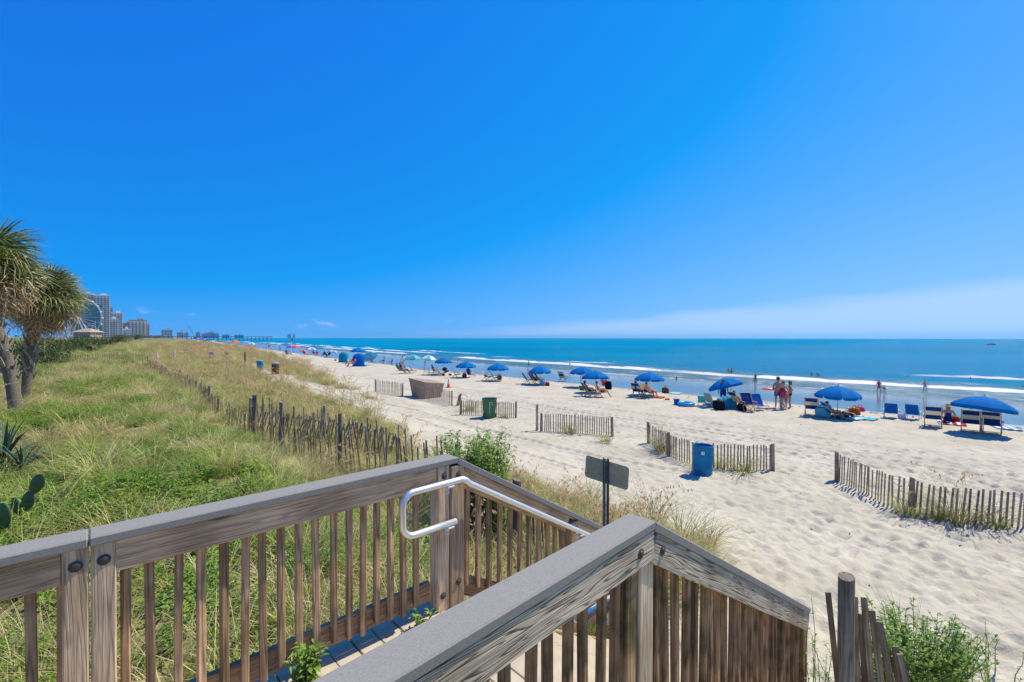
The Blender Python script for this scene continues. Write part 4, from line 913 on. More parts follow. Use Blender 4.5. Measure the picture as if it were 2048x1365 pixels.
# ------------------------------------------------------------------ umbrellas, chairs, bags
def cloth(name, c, **k): return mat(name, c, .75, trans=k.pop('trans', .12), spec=.05, bump=.08, bscale=90, **k)
ublue = cloth('umbrella_blue', (.0, .155, .44)); upole = mat('pole_metal', (.45, .45, .46), .4, metal=.8); uwood = mat('pole_wood', (.35, .22, .12), .6, var=.2, scale=9)
def umbrella(label, px, py=None, depth=None, cols=None, top=1.66, rad=1.06, tilt=(0, 0), group='beach umbrellas', sc=1.0):
    if depth: x, y = col_at(px, depth); p = Vector((x, y, hz(x, y)))
    else: p = ray(px, py)
    cols = cols or [ublue]; t = thing('beach_umbrella', label, 'umbrella', p, R.uniform(0, .7), group)
    if sc != 1: t.scale = (sc,)*3
    piv = top-.5
    rot = Matrix.Rotation(tilt[0], 3, 'X') @ Matrix.Rotation(tilt[1], 3, 'Y')
    def canopy():
        b = MB(); n = 8; prof = [(.03, 0), (.30, -.055), (.62, -.18), (.88, -.34), (1.0, -.46)]
        for j in range(n):
            a0, a1 = 2*math.pi*j/n, 2*math.pi*(j+1)/n
            vv = []; ff = []
            for r_, z in prof:
                for k in range(4):
                    f = k/3; a = a0+(a1-a0)*f; dip = .02*math.sin(math.pi*f)*r_; ch = math.cos(math.pi/n)/math.cos((f-.5)*2*math.pi/n)
                    vv.append((rad*r_*ch*math.cos(a), rad*r_*ch*math.sin(a), z*rad-dip))
            for i in range(len(prof)-1):
                for k in range(3): ff.append((i*4+k, (i+1)*4+k, (i+1)*4+k+1, i*4+k+1))
            b.add(vv, ff, j % len(cols))
        return b.mesh('canopy', cols, True)
    def valance():
        b = MB(); n = 8
        for j in range(n):
            a0, a1 = 2*math.pi*j/n, 2*math.pi*(j+1)/n; p0 = Vector((rad*math.cos(a0), rad*math.sin(a0), -.46*rad)); p1 = Vector((rad*math.cos(a1), rad*math.sin(a1), -.46*rad))
            vv = []
            for k in range(6):
                f = .02+.96*k/5; q = p0.lerp(p1, f); dr = .14*(1 if 0 < k < 5 else .55); vv += [q+Vector((0, 0, .0)), q*1.005+Vector((0, 0, -dr))]
            b.add(vv, [(2*k, 2*k+1, 2*k+3, 2*k+2) for k in range(5)], j % len(cols))
        return b.mesh('valance', cols)
    key = tuple(m_.name for m_ in cols)+(rad,)
    e = (rot.to_euler())
    c_ = obj('canopy', cached(('canopy',)+key, canopy), t, (0, 0, 0), e); c_.location = Vector((0, 0, piv))+rot @ Vector((0, 0, .5))
    obj('valance', cached(('val',)+key, valance), c_)
    def ribs():
        b = MB(); return b.tube([(0, 0, -.03), (.45*rad, 0, -.12*rad), (rad*.98, 0, -.455*rad)], .006, 4).mesh('rib', upole)
    for j in range(8): obj('rib', cached(('rib', rad), ribs), c_, (0, 0, -.02), (0, 0, 2*math.pi*j/8))
    obj('finial', cached('finial', lambda: MB().lathe([(.03, 0), (.03, .03), (.012, .06), (.001, .07)], 8).mesh('finial', ublue)), c_)
    tp = Vector((0, 0, piv))+rot @ Vector((0, 0, .48))
    obj('pole', MB().tube([(0, 0, -.3), (0, 0, piv), tp], .018, 8).mesh('pole', upole), t)
    return t
aw = mat('chair_wood', (.50, .27, .12), .55, var=.2, scale=10); navy = cloth('navy_sling', (.006, .04, .17)); cream = cloth('cream_sling', (.62, .55, .42)); alum = mat('chair_tube', (.6, .6, .62), .35, metal=.9)
royal = cloth('royal_sling', (.006, .09, .36)); teal = cloth('teal_sling', (.05, .35, .36)); greyt = cloth('grey_teal_sling', (.20, .27, .27)); whitec = cloth('white_cloth', (.75, .75, .74)); redc = cloth('red_cloth', (.45, .03, .03)); pinkc = cloth('pink_cloth', (.65, .08, .22)); blackc = cloth('black_cloth', (.015, .015, .018)); orangec = cloth('orange_cloth', (.70, .17, .03)); aquac = cloth('aqua_cloth', (.12, .50, .58)); brownc = cloth('brown_cloth', (.16, .08, .05)); skyc = cloth('sky_cloth', (.10, .35, .75)); yellowc = cloth('yellow_cloth', (.75, .55, .10)); purplec = cloth('purple_cloth', (.25, .06, .35)); greenc = cloth('green_cloth', (.06, .25, .12)); tealtent = cloth('teal_tent', (.02, .28, .40)); bluetent = cloth('blue_tent', (.004, .13, .46))
def strip(b, p0, p1, w, sag, n=4, mi=0):
    vv = []; p0, p1 = Vector(p0), Vector(p1)
    for k in range(n+1):
        f = k/n; q = p0.lerp(p1, f)+Vector((-.3, 0, -1)).normalized()*sag*math.sin(math.pi*f); vv += [q+Vector((0, -w/2, 0)), q+Vector((0, w/2, 0))]
    b.add(vv, [(2*k, 2*k+1, 2*k+3, 2*k+2) for k in range(n)], mi); return b
def wood_chair(label, px, py, rz=0.0, stripes=None, frame=None, sc=1.0, group='wooden beach chairs'):
    """tall sling chair facing local +x"""
    p = ray(px, py); t = thing('beach_chair', label, 'chair', p, rz, group); t.scale = (sc,)*3; fr = frame or aw; stripes = stripes or (navy, cream, navy)
    for s in (-1, 1):
        y = s*.30
        def side():
            b = MB(); b.tube([(-.50, 0, 1.02), (-.02, 0, .30), (.14, 0, .03)], .020, 6); b.tube([(.48, 0, .40), (-.10, 0, .30), (-.42, 0, .02)], .020, 6); return b.mesh('side_frame', fr)
        obj('side_frame', cached(('wcs', fr.name), side), t, (0, y, 0))
        obj('armrest', cached(('wca', fr.name), lambda: MB().box((0, 0, 0), (.56, .06, .022), bev=.004).mesh('armrest', fr)), t, (.02, s*.335, .56)); obj('arm_post', cached(('wcp', fr.name), lambda: MB().tube([(0, 0, 0), (0, 0, .2)], .014, 6).mesh('arm_post', fr)), t, (.26, s*.33, .36))
    for (bx_, bz_) in ((-.50, 1.0), (-.42, .04), (.14, .05), (.47, .40)): obj('crossbar', cached(('wcc', fr.name), lambda: MB().tube([(0, -.30, 0), (0, .30, 0)], .016, 6).mesh('crossbar', fr)), t, (bx_, 0, bz_))
    a, b_ = Vector((-.49, 0, .99)), Vector((-.10, 0, .38))
    for k, m_ in enumerate(stripes):
        n = len(stripes); p0 = a.lerp(b_, k/n); p1 = a.lerp(b_, (k+1)/n); obj('back_sling', cached(('ws', k, n, m_.name), lambda: strip(MB(), p0, p1, .54, .015).mesh('back_sling', m_)), t)
    obj('seat_sling', cached(('wss', stripes[-1].name), lambda: strip(MB(), (-.10, 0, .375), (.46, 0, .41), .54, .05).mesh('seat_sling', stripes[-1])), t)
    return t
def low_chair(label, px, py, rz=0.0, fab=None, frame=None, sc=1.0, group='low folding beach chairs'):
    p = ray(px, py); t = thing('folding_chair', label, 'chair', p, rz, group); t.scale = (sc,)*3; fr = frame or alum; fab = fab or navy
    for s in (-1, 1):
        obj('side_frame', cached(('lcs', fr.name), lambda: MB().tube([(-.34, 0, .78), (-.06, 0, .24), (.34, 0, .27), (.40, 0, .20)], .013, 6).mesh('side_frame', fr)), t, (0, s*.27, 0))
        obj('leg', cached(('lcl', fr.name), lambda: MB().tube([(.34, 0, .26), (.30, 0, .0), (-.28, 0, .0), (-.12, 0, .42)], .012, 6).mesh('leg', fr)), t, (0, s*.28, 0))
        obj('armrest', cached(('lca', fr.name), lambda: MB().box((0, 0, 0), (.42, .045, .02), bev=.004).mesh('armrest', whitec)), t, (.03, s*.30, .44))
    obj('back_sling', cached(('lcb', fab.name), lambda: strip(MB(), (-.34, 0, .79), (-.07, 0, .26), .52, .03).mesh('back_sling', fab)), t); obj('seat_sling', cached(('lct', fab.name), lambda: strip(MB(), (-.07, 0, .255), (.36, 0, .27), .52, .05).mesh('seat_sling', fab)), t)
    return t
def towel(label, px, py, rz, c1, c2=None, w=.8, l=1.5):
    p = ray(px, py); t = thing('beach_towel', label, 'towel', p, rz, 'beach towels'); g = random.Random(px)
    b = MB(); nx, ny = 9, 6; vv = []; ff = []
    for i in range(nx+1):
        for j in range(ny+1):
            X, Y = (i/nx-.5)*l, (j/ny-.5)*w; wx = X*math.cos(rz)-Y*math.sin(rz)+p.x; wy = X*math.sin(rz)+Y*math.cos(rz)+p.y
            vv.append((X+g.uniform(-.01, .01), Y+g.uniform(-.01, .01), hz(wx, wy)-p.z+.045+g.uniform(0, .025)))
    for i in range(nx):
        for j in range(ny): b.add([], []); ff.append((i*(ny+1)+j, (i+1)*(ny+1)+j, (i+1)*(ny+1)+j+1, i*(ny+1)+j+1))
    b.v = vv; b.f = ff; b.mi = [(j % 2 if c2 else 0) for i in range(nx) for j in range(ny)]
    o = obj('cloth', b.mesh('towel', [c1, c2 or c1]), t); md_ = o.modifiers.new('s', 'SOLIDIFY'); md_.thickness = .012; return t
def bag(label, px, py, m_, s=1.0, cat='bag', tall=1.0, rz=0.0, m2=None):
    p = ray(px, py); t = thing('beach_bag', label, cat, p, rz, 'bags on the beach')
    def f():
        b = MB(); n = 14; vv = []; prof = [(.17, .0), (.215, .05), (.22, .18), (.20, .30), (.17, .36), (.15, .33)]
        for r_, z in prof:
            for j in range(n):
                a = 2*math.pi*j/n; wob = 1+.08*math.sin(3*a+z*9); vv.append((r_*wob*.62*math.cos(a), r_*wob*1.1*math.sin(a), z*tall))
        ff = [(i*n+j, i*n+(j+1) % n, (i+1)*n+(j+1) % n, (i+1)*n+j) for i in range(len(prof)-1) for j in range(n)]+[tuple(range(n))[::-1], tuple(range((len(prof)-1)*n, len(prof)*n))]
        return b.add(vv, ff).mesh('bag_body', m_, True)
    o = obj('body', cached(('bag', m_.name, tall), f), t, scale=s)
    for q in (-1, 1):
        pts = [(q*.07, -.10+.2*k/6, .33*tall+.16*math.sin(math.pi*k/6)) for k in range(7)]; obj('strap', cached(('strap', q, tall, (m2 or m_).name), lambda: MB().tube(pts, .011, 5).mesh('strap', m2 or m_)), t, scale=s)
    return t

# ------------------------------------------------------------------ people
BONES = [('pelvis', 'spine'), ('spine', 'chest'), ('chest', 'neck'), ('neck', 'head'), ('head', 'crown')]
for s in 'LR': BONES += [('chest', 'sh'+s), ('sh'+s, 'el'+s), ('el'+s, 'wr'+s), ('wr'+s, 'ha'+s), ('pelvis', 'hip'+s), ('hip'+s, 'kn'+s), ('kn'+s, 'an'+s), ('an'+s, 'to'+s)]
RAD = dict(pelvis=(.155, .115), spine=(.135, .10), chest=(.155, .11), neck=(.055, .055), head=(.08, .095), crown=(.062, .072), sh=(.062, .062), el=(.044, .044), wr=(.031, .031), ha=(.04, .022), hip=(.088, .09), kn=(.058, .058), an=(.04, .04), to=(.042, .028))
def pose(kind):
    J = dict(pelvis=(0, 0, .95), spine=(0, 0, 1.13), chest=(0, .01, 1.32), neck=(0, 0, 1.47), head=(0, .025, 1.56), crown=(0, .015, 1.665))
    def arm(s, el, wr, ha): k = 'L' if s < 0 else 'R'; J['sh'+k] = (s*.175, 0, 1.41); J['el'+k] = (s*el[0], el[1], el[2]); J['wr'+k] = (s*wr[0], wr[1], wr[2]); J['ha'+k] = (s*ha[0], ha[1], ha[2])
    def leg(s, kn, an, hip=(.095, 0, .90)): k = 'L' if s < 0 else 'R'; J['hip'+k] = (s*hip[0], hip[1], hip[2]); J['kn'+k] = (s*kn[0], kn[1], kn[2]); J['an'+k] = (s*an[0], an[1], an[2]); J['to'+k] = (s*(an[0]+.02), an[1]+.14, max(an[2]-.05, .025))
    for s in (-1, 1): arm(s, (.25, -.03, 1.14), (.265, .06, .90), (.265, .09, .81)); leg(s, (.11, .03, .49), (.11, -.02, .08))
    if kind == 'walk': leg(-1, (.10, .20, .51), (.10, .24, .10)); leg(1, (.10, -.02, .49), (.10, -.26, .12)); arm(-1, (.25, -.12, 1.15), (.26, -.10, .90), (.26, -.08, .81)); arm(1, (.25, .08, 1.15), (.26, .22, .95), (.26, .27, .88))
    if kind == 'wide': leg(-1, (.17, .03, .49), (.23, -.01, .08)); leg(1, (.17, .03, .49), (.23, -.01, .08)); arm(-1, (.33, -.02, 1.16), (.38, .04, .92), (.39, .06, .83)); arm(1, (.33, -.02, 1.16), (.38, .04, .92), (.39, .06, .83))
    if kind == 'hips': arm(-1, (.36, -.08, 1.17), (.20, .06, 1.0), (.17, .10, .96)); arm(1, (.36, -.08, 1.17), (.20, .06, 1.0), (.17, .10, .96))
    if kind == 'carry': arm(-1, (.24, .10, 1.14), (.16, .33, 1.08), (.12, .42, 1.08)); arm(1, (.24, .10, 1.14), (.16, .33, 1.08), (.12, .42, 1.08))
    if kind == 'shade': arm(1, (.34, .10, 1.36), (.20, .20, 1.56), (.13, .21, 1.62))
    if kind == 'reach': arm(1, (.36, .05, 1.28), (.50, .12, 1.10), (.55, .14, 1.03))
    if kind == 'wade': arm(-1, (.34, .0, 1.16), (.42, .1, .98), (.45, .15, .93)); arm(1, (.34, .0, 1.16), (.42, .1, .98), (.45, .15, .93))
    if kind in ('sit', 'chair', 'lie'):
        if kind == 'sit':
            J.update(pelvis=(0, 0, .13), spine=(0, -.04, .30), chest=(0, -.05, .49), neck=(0, -.03, .64), head=(0, .0, .73), crown=(0, -.01, .835)); off = -.83; by = -.05
            for s in (-1, 1): leg(s, (.13, .42, .30), (.14, .72, .09), (.1, .03, .12)); arm(s, (.27, -.1, .33), (.22, .2, .27), (.2, .28, .27))
        elif kind == 'chair':
            J.update(pelvis=(0, -.02, .46), spine=(0, -.14, .60), chest=(0, -.25, .77), neck=(0, -.30, .91), head=(0, -.28, 1.0), crown=(0, -.30, 1.105)); off = -.55; by = -.25
            for s in (-1, 1): leg(s, (.14, .42, .50), (.15, .62, .12), (.1, .03, .44)); arm(s, (.31, -.15, .62), (.30, .10, .60), (.29, .19, .60))
        else:
            J.update(pelvis=(0, 0, .13), spine=(0, -.18, .13), chest=(0, -.37, .15), neck=(0, -.52, .17), head=(0, -.62, .17), crown=(0, -.73, .16)); off = 0; by = -.4
            for s in (-1, 1): leg(s, (.12, .45, .17), (.13, .86, .08), (.1, .05, .12)); arm(s, (.30, -.30, .10), (.33, -.06, .09), (.33, .03, .09))
        if kind != 'lie':
            cz_, cy_ = J['chest'][2]+.09, J['chest'][1]-.01
        else: cz_, cy_ = .15, -.45
        for k, s in (('L', -1), ('R', 1)): J['sh'+k] = (s*.175, cy_, cz_)
    return J
SKIN = {}
def skin(tone): return mat('skin_%d' % int(tone*100), (.50*tone, .29*tone, .19*tone), .5, var=.08, scale=12, spec=.35)
def body_data(kind):
    J = pose(kind); names = list(J); me = bpy.data.meshes.new('b'); me.from_pydata([J[n] for n in names], [(names.index(a), names.index(b)) for a, b in BONES], [])
    o = bpy.data.objects.new('b', me); COL.objects.link(o); md_ = o.modifiers.new('k', 'SKIN'); md_.use_smooth_shade = True
    for i, n in enumerate(names):
        k = n[:-1] if n[-1] in 'LR' and n[:-1] in RAD else n; me.skin_vertices[0].data[i].radius = RAD[k]; me.skin_vertices[0].data[i].use_root = (n == 'pelvis')
    ss = o.modifiers.new('s', 'SUBSURF'); ss.levels = 1; ss.render_levels = 1
    dg = bpy.context.evaluated_depsgraph_get(); ev = o.evaluated_get(dg); m2 = ev.to_mesh()
    V = [v.co.copy() for v in m2.vertices]; F = [tuple(p.vertices) for p in m2.polygons]; Nn = [v.normal.copy() for v in m2.vertices]; ev.to_mesh_clear()
    bpy.data.objects.remove(o); bpy.data.meshes.remove(me)
    b = MB(); b.add(V, F)
    hd = Vector(J['head']); up = (Vector(J['crown'])-hd).normalized(); fw = Vector((0, 1, 0)) if kind != 'lie' else Vector((0, 0, 1))
    b.tube([hd+fw*.075+up*.035, hd+fw*.108+up*.0, hd+fw*.085-up*.005], [.008, .014, .008], 5)      # nose
    for s in (-1, 1): b.ball(hd+Vector((s*.083, 0, 0))+up*.01, .022, 6, 4, sc=(.5, 1, 1.3))          # ears
    for s, k in ((-1, 'L'), (1, 'R')):
        w_, h_ = Vector(J['wr'+k]), Vector(J['ha'+k]); d = (h_-w_).normalized(); q = d.cross(Vector((s, .2, .3))).normalized(); nrm_ = d.cross(q)
        for i, (o_, ln) in enumerate(((-.028, .055), (-.010, .068), (.009, .064), (.027, .05))):
            p0 = h_+q*o_+d*.005; b.tube([p0, p0+d*ln*.55+nrm_*.006, p0+d*ln*.95+nrm_*.022], [.0095, .0085, .006], 5)
        p0 = w_+(h_-w_)*.45+q*-.032; b.tube([p0, p0-q*.022+d*.03, p0-q*.03+d*.06], [.011, .009, .007], 5)
    seg = [(n, Vector(J[a_]), Vector(J[b_])) for (a_, b_) in BONES for n in [a_+'>'+b_]]
    fl = []
    for f in F:
        c = sum((V[i] for i in f), Vector())/len(f); best = None
        for n, p, q in seg:
            d = q-p; tt = max(0, min(1, (c-p).dot(d)/d.length_squared)); dist = (c-(p+d*tt)).length
            if best is None or dist < best[0]: best = (dist, n, tt)
        fl.append((best[1], best[2]))
    return dict(J=J, mb=b, V=V, F=F, N=Nn, lab=fl)
BD = {}
GAR = {'trunks': lambda n, t: n.startswith('pelvis') and t < .45 or (n.startswith('hip') and t < .62), 'brief': lambda n, t: (n.startswith('pelvis') and t < .25) or n.startswith('pelvis>hip') or (n.startswith('hip') and t < .1),
       'top': lambda n, t: n.startswith('spine>chest') and t > .55 or (n.startswith('chest>neck') and t < .25), 'suit': lambda n, t: n.startswith('pelvis') or n.startswith('spine') or (n.startswith('chest>neck') and t < .3) or (n.startswith('hip') and t < .1),
       'shirt': lambda n, t: n.startswith('pelvis>spine') or n.startswith('spine') or n.startswith('chest') or (n.startswith('sh') and t < .6), 'dress': lambda n, t: n.startswith('pelvis') or n.startswith('spine') or (n.startswith('chest>neck') and t < .4) or (n.startswith('hip') and t < .5)}
def person(label, loc, rz, kind='stand', wear=(), tone=1.0, hair=(.03, .02, .012), long=False, hat=None, s=1.0, group='people on the beach', sink=0.0):
    if kind not in BD: BD[kind] = body_data(kind)
    D = BD[kind]; sk = skin(tone); t = thing('person', label, 'person', Vector(loc)-Vector((0, 0, sink)), rz, group); t.scale = (s, s, s)
    obj('body', cached(('body', kind, sk.name), lambda: D['mb'].mesh('body', sk, True)), t)
    for g_, m_ in wear:
        def f():
            keep = [f for f, (n, tt) in zip(D['F'], D['lab']) if GAR[g_](n, tt)]; used = sorted({i for f in keep for i in f}); ix = {v: i for i, v in enumerate(used)}
            off = .022 if g_ in ('trunks', 'shirt', 'dress') else .01
            return MB().add([D['V'][i]+D['N'][i]*off for i in used], [tuple(ix[i] for i in f) for f in keep]).mesh(g_, m_, True)
        obj({'trunks': 'swim_trunks', 'brief': 'swim_briefs', 'top': 'bikini_top', 'suit': 'swimsuit', 'shirt': 'shirt', 'dress': 'cover_up'}[g_], cached(('gar', kind, g_, m_.name), f), t)
    hd = Vector(D['J']['head']); cr = Vector(D['J']['crown']); up = (cr-hd).normalized(); bk = Vector((0, -1, 0)) if kind != 'lie' else Vector((0, 0, -1))
    hm = mat('hair_%d_%d' % (int(hair[0]*100), int(hair[1]*100)), hair, .5)
    def hf():
        b = MB(); c = hd+up*.055+bk*.018; b.ball(c, .098, 10, 7, sc=(.92, 1.02, .95))
        if long: b.ball(hd-up*.05+bk*.085, .085, 8, 6, sc=(1.0, .55, 1.7))
        return b.mesh('hair', hm, True)
    obj('hair', cached(('hair', kind, hm.name, long), hf), t)
    if hat:
        hm2, brim = hat; c = hd+up*.09
        def ff_():
            b = MB(); b.lathe([(.105, 0), (.10, .06), (.06, .10), (.001, .105)], 12, c=c)
            if brim > .2: b.lathe([(.10, .012), (brim, -.03), (brim, -.038), (.10, .0)], 16, c=c)
            else: b.box(c+Vector((0, .13, .005)), (.15, .12, .012), bev=.004)
            return b.mesh('hat', hm2, True)
        obj('hat', cached(('hat', kind, hm2.name, brim), ff_), t)
    return t
SEA_F = -math.pi/2           # a figure turned to face the sea (+x)
def on(px, py): return ray(px, py)
# ---- blue umbrellas in a row along the beach, nearest first
umbrella('nearest big blue umbrella, tilted, over two chairs at the right edge', 1968, depth=19.9, tilt=(.10, .10))
umbrella('large blue umbrella over the lying sunbathers, second nearest', 1676, depth=24.0, tilt=(.02, -.03))
umbrella('blue umbrella tipped to the right over the group with a small tent', 1452, depth=28.6, tilt=(-.24, .16))
umbrella('blue umbrella left of the bucket and swim ring', 1299, depth=33.3, tilt=(0, .03))
umbrella('blue umbrella in front of the overlapping pair', 1191, depth=34.7, tilt=(-.05, .06))
umbrella('blue umbrella behind in the overlapping pair', 1165, depth=38.5, top=1.75)
umbrella('blue umbrella left of the lone empty chair', 1080, depth=40.5)
umbrella('blue umbrella above the chair with a white towel', 996, depth=44)
umbrella('blue umbrella right of the row of grey chairs', 932, depth=47.5)
umbrella('blue umbrella above the row of grey chairs', 887, depth=52, top=1.85, rad=.98)
umbrella('aqua and white striped umbrella behind the grey chairs', 858, depth=62, cols=[aquac, whitec], top=1.9, tilt=(.1, 0))
umbrella('teal and pale striped umbrella over the red chair group', 826, depth=58, cols=[teal, aquac], top=2.0, rad=1.1)
umbrella('pale blue striped umbrella tipped over right of the blue tent', 740, depth=68, cols=[skyc, aquac], top=1.9, tilt=(-.55, .35), rad=1.15)
umbrella('royal blue umbrella behind the blue pop-up tent', 716, depth=74, top=2.5, rad=1.25)
umbrella('small yellow and blue umbrella left of the teal tent', 664, depth=98, cols=[yellowc, skyc], top=1.7)
umbrella('white and blue umbrella far up the beach', 622, depth=118, cols=[whitec, skyc], top=1.9, rad=1.2)
umbrella('orange umbrella lying low far up the beach', 608, depth=112, cols=[orangec], top=1.2, tilt=(.3, .3))
umbrella('pink and orange umbrella near the flag pole', 590, depth=130, cols=[pinkc, orangec], top=2.2, rad=1.3)
umbrella('purple umbrella left of the flag pole', 580, depth=134, cols=[purplec], top=2.0, rad=1.1)
umbrella('white umbrella far left on the pale sand', 503, depth=176, cols=[whitec, skyc], top=2.2, rad=1.4)
for px, d, c, lab in ((413, 260, bluetent, 'far blue canopy nearest the grass'), (402, 300, skyc, 'far pale blue canopy'), (360, 420, bluetent, 'very far dark blue canopy'), (352, 470, skyc, 'very far pale blue canopy'), (299, 640, bluetent, 'farthest blue canopy below the pier'), (306, 600, pinkc, 'farthest pink canopy below the pier'), (440, 230, greenc, 'far green canopy beside the dune grass'), (330, 520, whitec, 'very far white canopy'), (470, 210, orangec, 'far orange canopy left of the white umbrella')):
    x, y = col_at(px, d); x = float(np.clip(x, 20+coast(y), 32+coast(y)))
    t = thing('beach_canopy', lab, 'canopy', (x, y, hz(x, y)), .4, 'far canopies')
    obj('roof', cached(('roof', c.name), lambda: MB().add([(-1.5, -1.5, 2.0), (1.5, -1.5, 2.0), (1.5, 1.5, 2.0), (-1.5, 1.5, 2.0), (0, 0, 2.9), (-1.5, -1.5, 1.75), (1.5, -1.5, 1.75), (1.5, 1.5, 1.75), (-1.5, 1.5, 1.75)], [(0, 1, 4), (1, 2, 4), (2, 3, 4), (3, 0, 4), (5, 6, 1, 0), (6, 7, 2, 1), (7, 8, 3, 2), (8, 5, 0, 3)]).mesh('roof', c)), t)
    for sx1 in (-1.45, 1.45):
        for sy1 in (-1.45, 1.45): obj('leg', cached('cleg', lambda: MB().tube([(0, 0, -.2), (0, 0, 1.9)], .03, 6).mesh('leg', upole)), t, (sx1, sy1, 0))
# ---- pop-up tents
def tent(label, px, py, m_, w, h_, rz):
    p = ray(px, py); t = thing('popup_tent', label, 'tent', p, rz, 'pop-up tents'); b = MB(); n = 10; vv = []; ff = []
    for i in range(n+1):
        a = math.radians(15+150*i/n)
        for j in range(7):
            c = math.radians(-8+118*j/6); vv.append((w*math.cos(a)*(.55+.45*math.sin(a)), -w*.62*math.cos(c)*math.sin(a), h_*math.sin(min(c, math.pi))*math.sin(a)**.6-.03))
    for i in range(n):
        for j in range(6): ff.append((i*7+j, (i+1)*7+j, (i+1)*7+j+1, i*7+j+1))
    obj('shell', b.add(vv, ff).mesh('tent_shell', m_, True), t)
    for i in (2, 5, 8): obj('pole', MB().tube([Vector(vv[i*7+j])*1.01 for j in range(7)], .008, 5).mesh('tent_pole', blackc), t)
    obj('floor', MB().box((0, -.05, .01), (w*1.7, w*1.1, .02)).mesh('tent_floor', m_), t)
    return t
tent('teal pop-up beach tent', 688, 725, tealtent, 1.15, 1.75, -.9); tent('dark blue pop-up beach tent', 718, 733, bluetent, 1.25, 1.9, -.6)
tent('small teal baby tent under the tipped umbrella', 1452, 816, tealtent, .80, .72, -.7)
# ---- chairs
wood_chair('blue and cream sling chair, left of the pair under the nearest umbrella', 1941, 864, .05); wood_chair('blue and cream sling chair, right of the pair under the nearest umbrella', 1983, 868, -.05, (navy, cream, navy, navy))
wood_chair('upright sling chair with broad cream stripe left of the sunhat woman', 1866, 854, .1); wood_chair('sling chair left of the lying sunbathers', 1624, 832, .15)
low_chair('empty navy low chair, left of the two by the water', 1782, 836, .1, royal); low_chair('empty navy low chair, right of the two by the water', 1826, 839, -.1, royal)
wood_chair('low recliner covered with a blue towel beside the sunbathers', 1662, 838, -.9, (royal, aquac, royal), sc=.85)
low_chair("small teal child's chair left of the tipped umbrella", 1404, 812, .3, teal, whitec, .8); low_chair('grey striped chair with white frame by the tipped umbrella', 1423, 815, -.4, greyt, whitec, 1.1)
wood_chair('orange-framed wooden chair with cream back under the tipped umbrella', 1476, 818, -.5, (navy, cream, cream)); wood_chair('navy wooden chair turned sideways at the right of the tipped umbrella', 1497, 823, -2.4, (navy, navy)); low_chair('bright blue folding chair right of the tipped umbrella group', 1518, 821, -2.2, royal, None, 1.15)
wood_chair('striped chair at the left under the umbrella by the swim ring', 1275, 794, .1); wood_chair('yellow-toweled chair under the umbrella by the swim ring', 1297, 796, -.2, (yellowc, cream, navy))
wood_chair('navy chair under the front umbrella of the pair, left', 1176, 793, -.6, (navy, navy)); wood_chair('reclined chair under the front umbrella of the pair, right', 1200, 795, -.9, (navy, cream)); low_chair('pinkish chair behind the overlapping pair', 1211, 778, .2, pinkc)
low_chair('small pale green chair left of the overlapping pair', 1165, 786, .2, greenc, whitec, .7)
for k, (px, py) in enumerate(((1055, 768), (1068, 769), (1079, 768))): wood_chair(['left', 'middle', 'right'][k]+' chair of three under the umbrella beside the lone chair', px, py, -.5, (navy, navy))
wood_chair('lone empty chair near the wet sand', 1126, 764, .1, (greyt, blackc, greyt), blackc)
wood_chair('chair with a white towel over its back', 974, 762, -.2, (whitec, whitec, navy)); wood_chair('navy chair right of the white-toweled chair', 989, 763, -.6, (navy, navy))
wood_chair('folded wooden chair left of the red bag', 912, 756, -.5, (greyt, greyt)); low_chair('royal blue chair with a sitter below the umbrella right of the grey chairs', 940, 755, .1, royal)
for k, (px, py) in enumerate(((852, 750), (861, 751), (870, 751), (880, 752))): low_chair(['first', 'second', 'third', 'fourth'][k]+' grey chair from the left in the row', px, py, -.5, greyt, greyt, 1.15)
low_chair('bright red chair under the teal striped umbrella', 815, 747, -.3, redc, None, 1.2); low_chair('dark folding chair right of the red chair', 826, 747, -.4, navy, None, 1.1)
low_chair('dark chair right of the blue tent', 742, 729, -.4, blackc, None, 1.3); low_chair('blue chair far up the beach', 612, 712, 0, royal, None, 1.3); low_chair('dark chair near the flag pole', 575, 712, .3, blackc, None, 1.4); low_chair('dark chair right of the small yellow umbrella', 655, 716, .2, navy, None, 1.2)
# stroller beside the grey chairs
p = ray(893, 752); sr = thing('stroller', 'black stroller with four wheels right of the grey chairs', 'stroller', p, -.4)
obj('seat', MB().box((0, 0, .45), (.55, .4, .12), Matrix.Rotation(-.4, 3, 'Y'), bev=.03).mesh('seat', blackc), sr); obj('hood', MB().ball((-.2, 0, .72), .28, 10, 6, sc=(1, .8, .8)).mesh('hood', blackc, True), sr); obj('frame', MB().tube([(-.5, 0, 1.0), (0, 0, .4), (.4, 0, .12)], .015, 6).tube([(-.35, 0, .12), (.1, 0, .5)], .015, 6).mesh('frame', alum), sr)
for a in (-.35, .4):
    for s in (-.22, .22): obj('wheel', cached('swheel', lambda: MB().tube([(0, -.025, 0), (0, .025, 0)], .12, 12).mesh('wheel', MATS['black_rubber'])), sr, (a, s, .12))
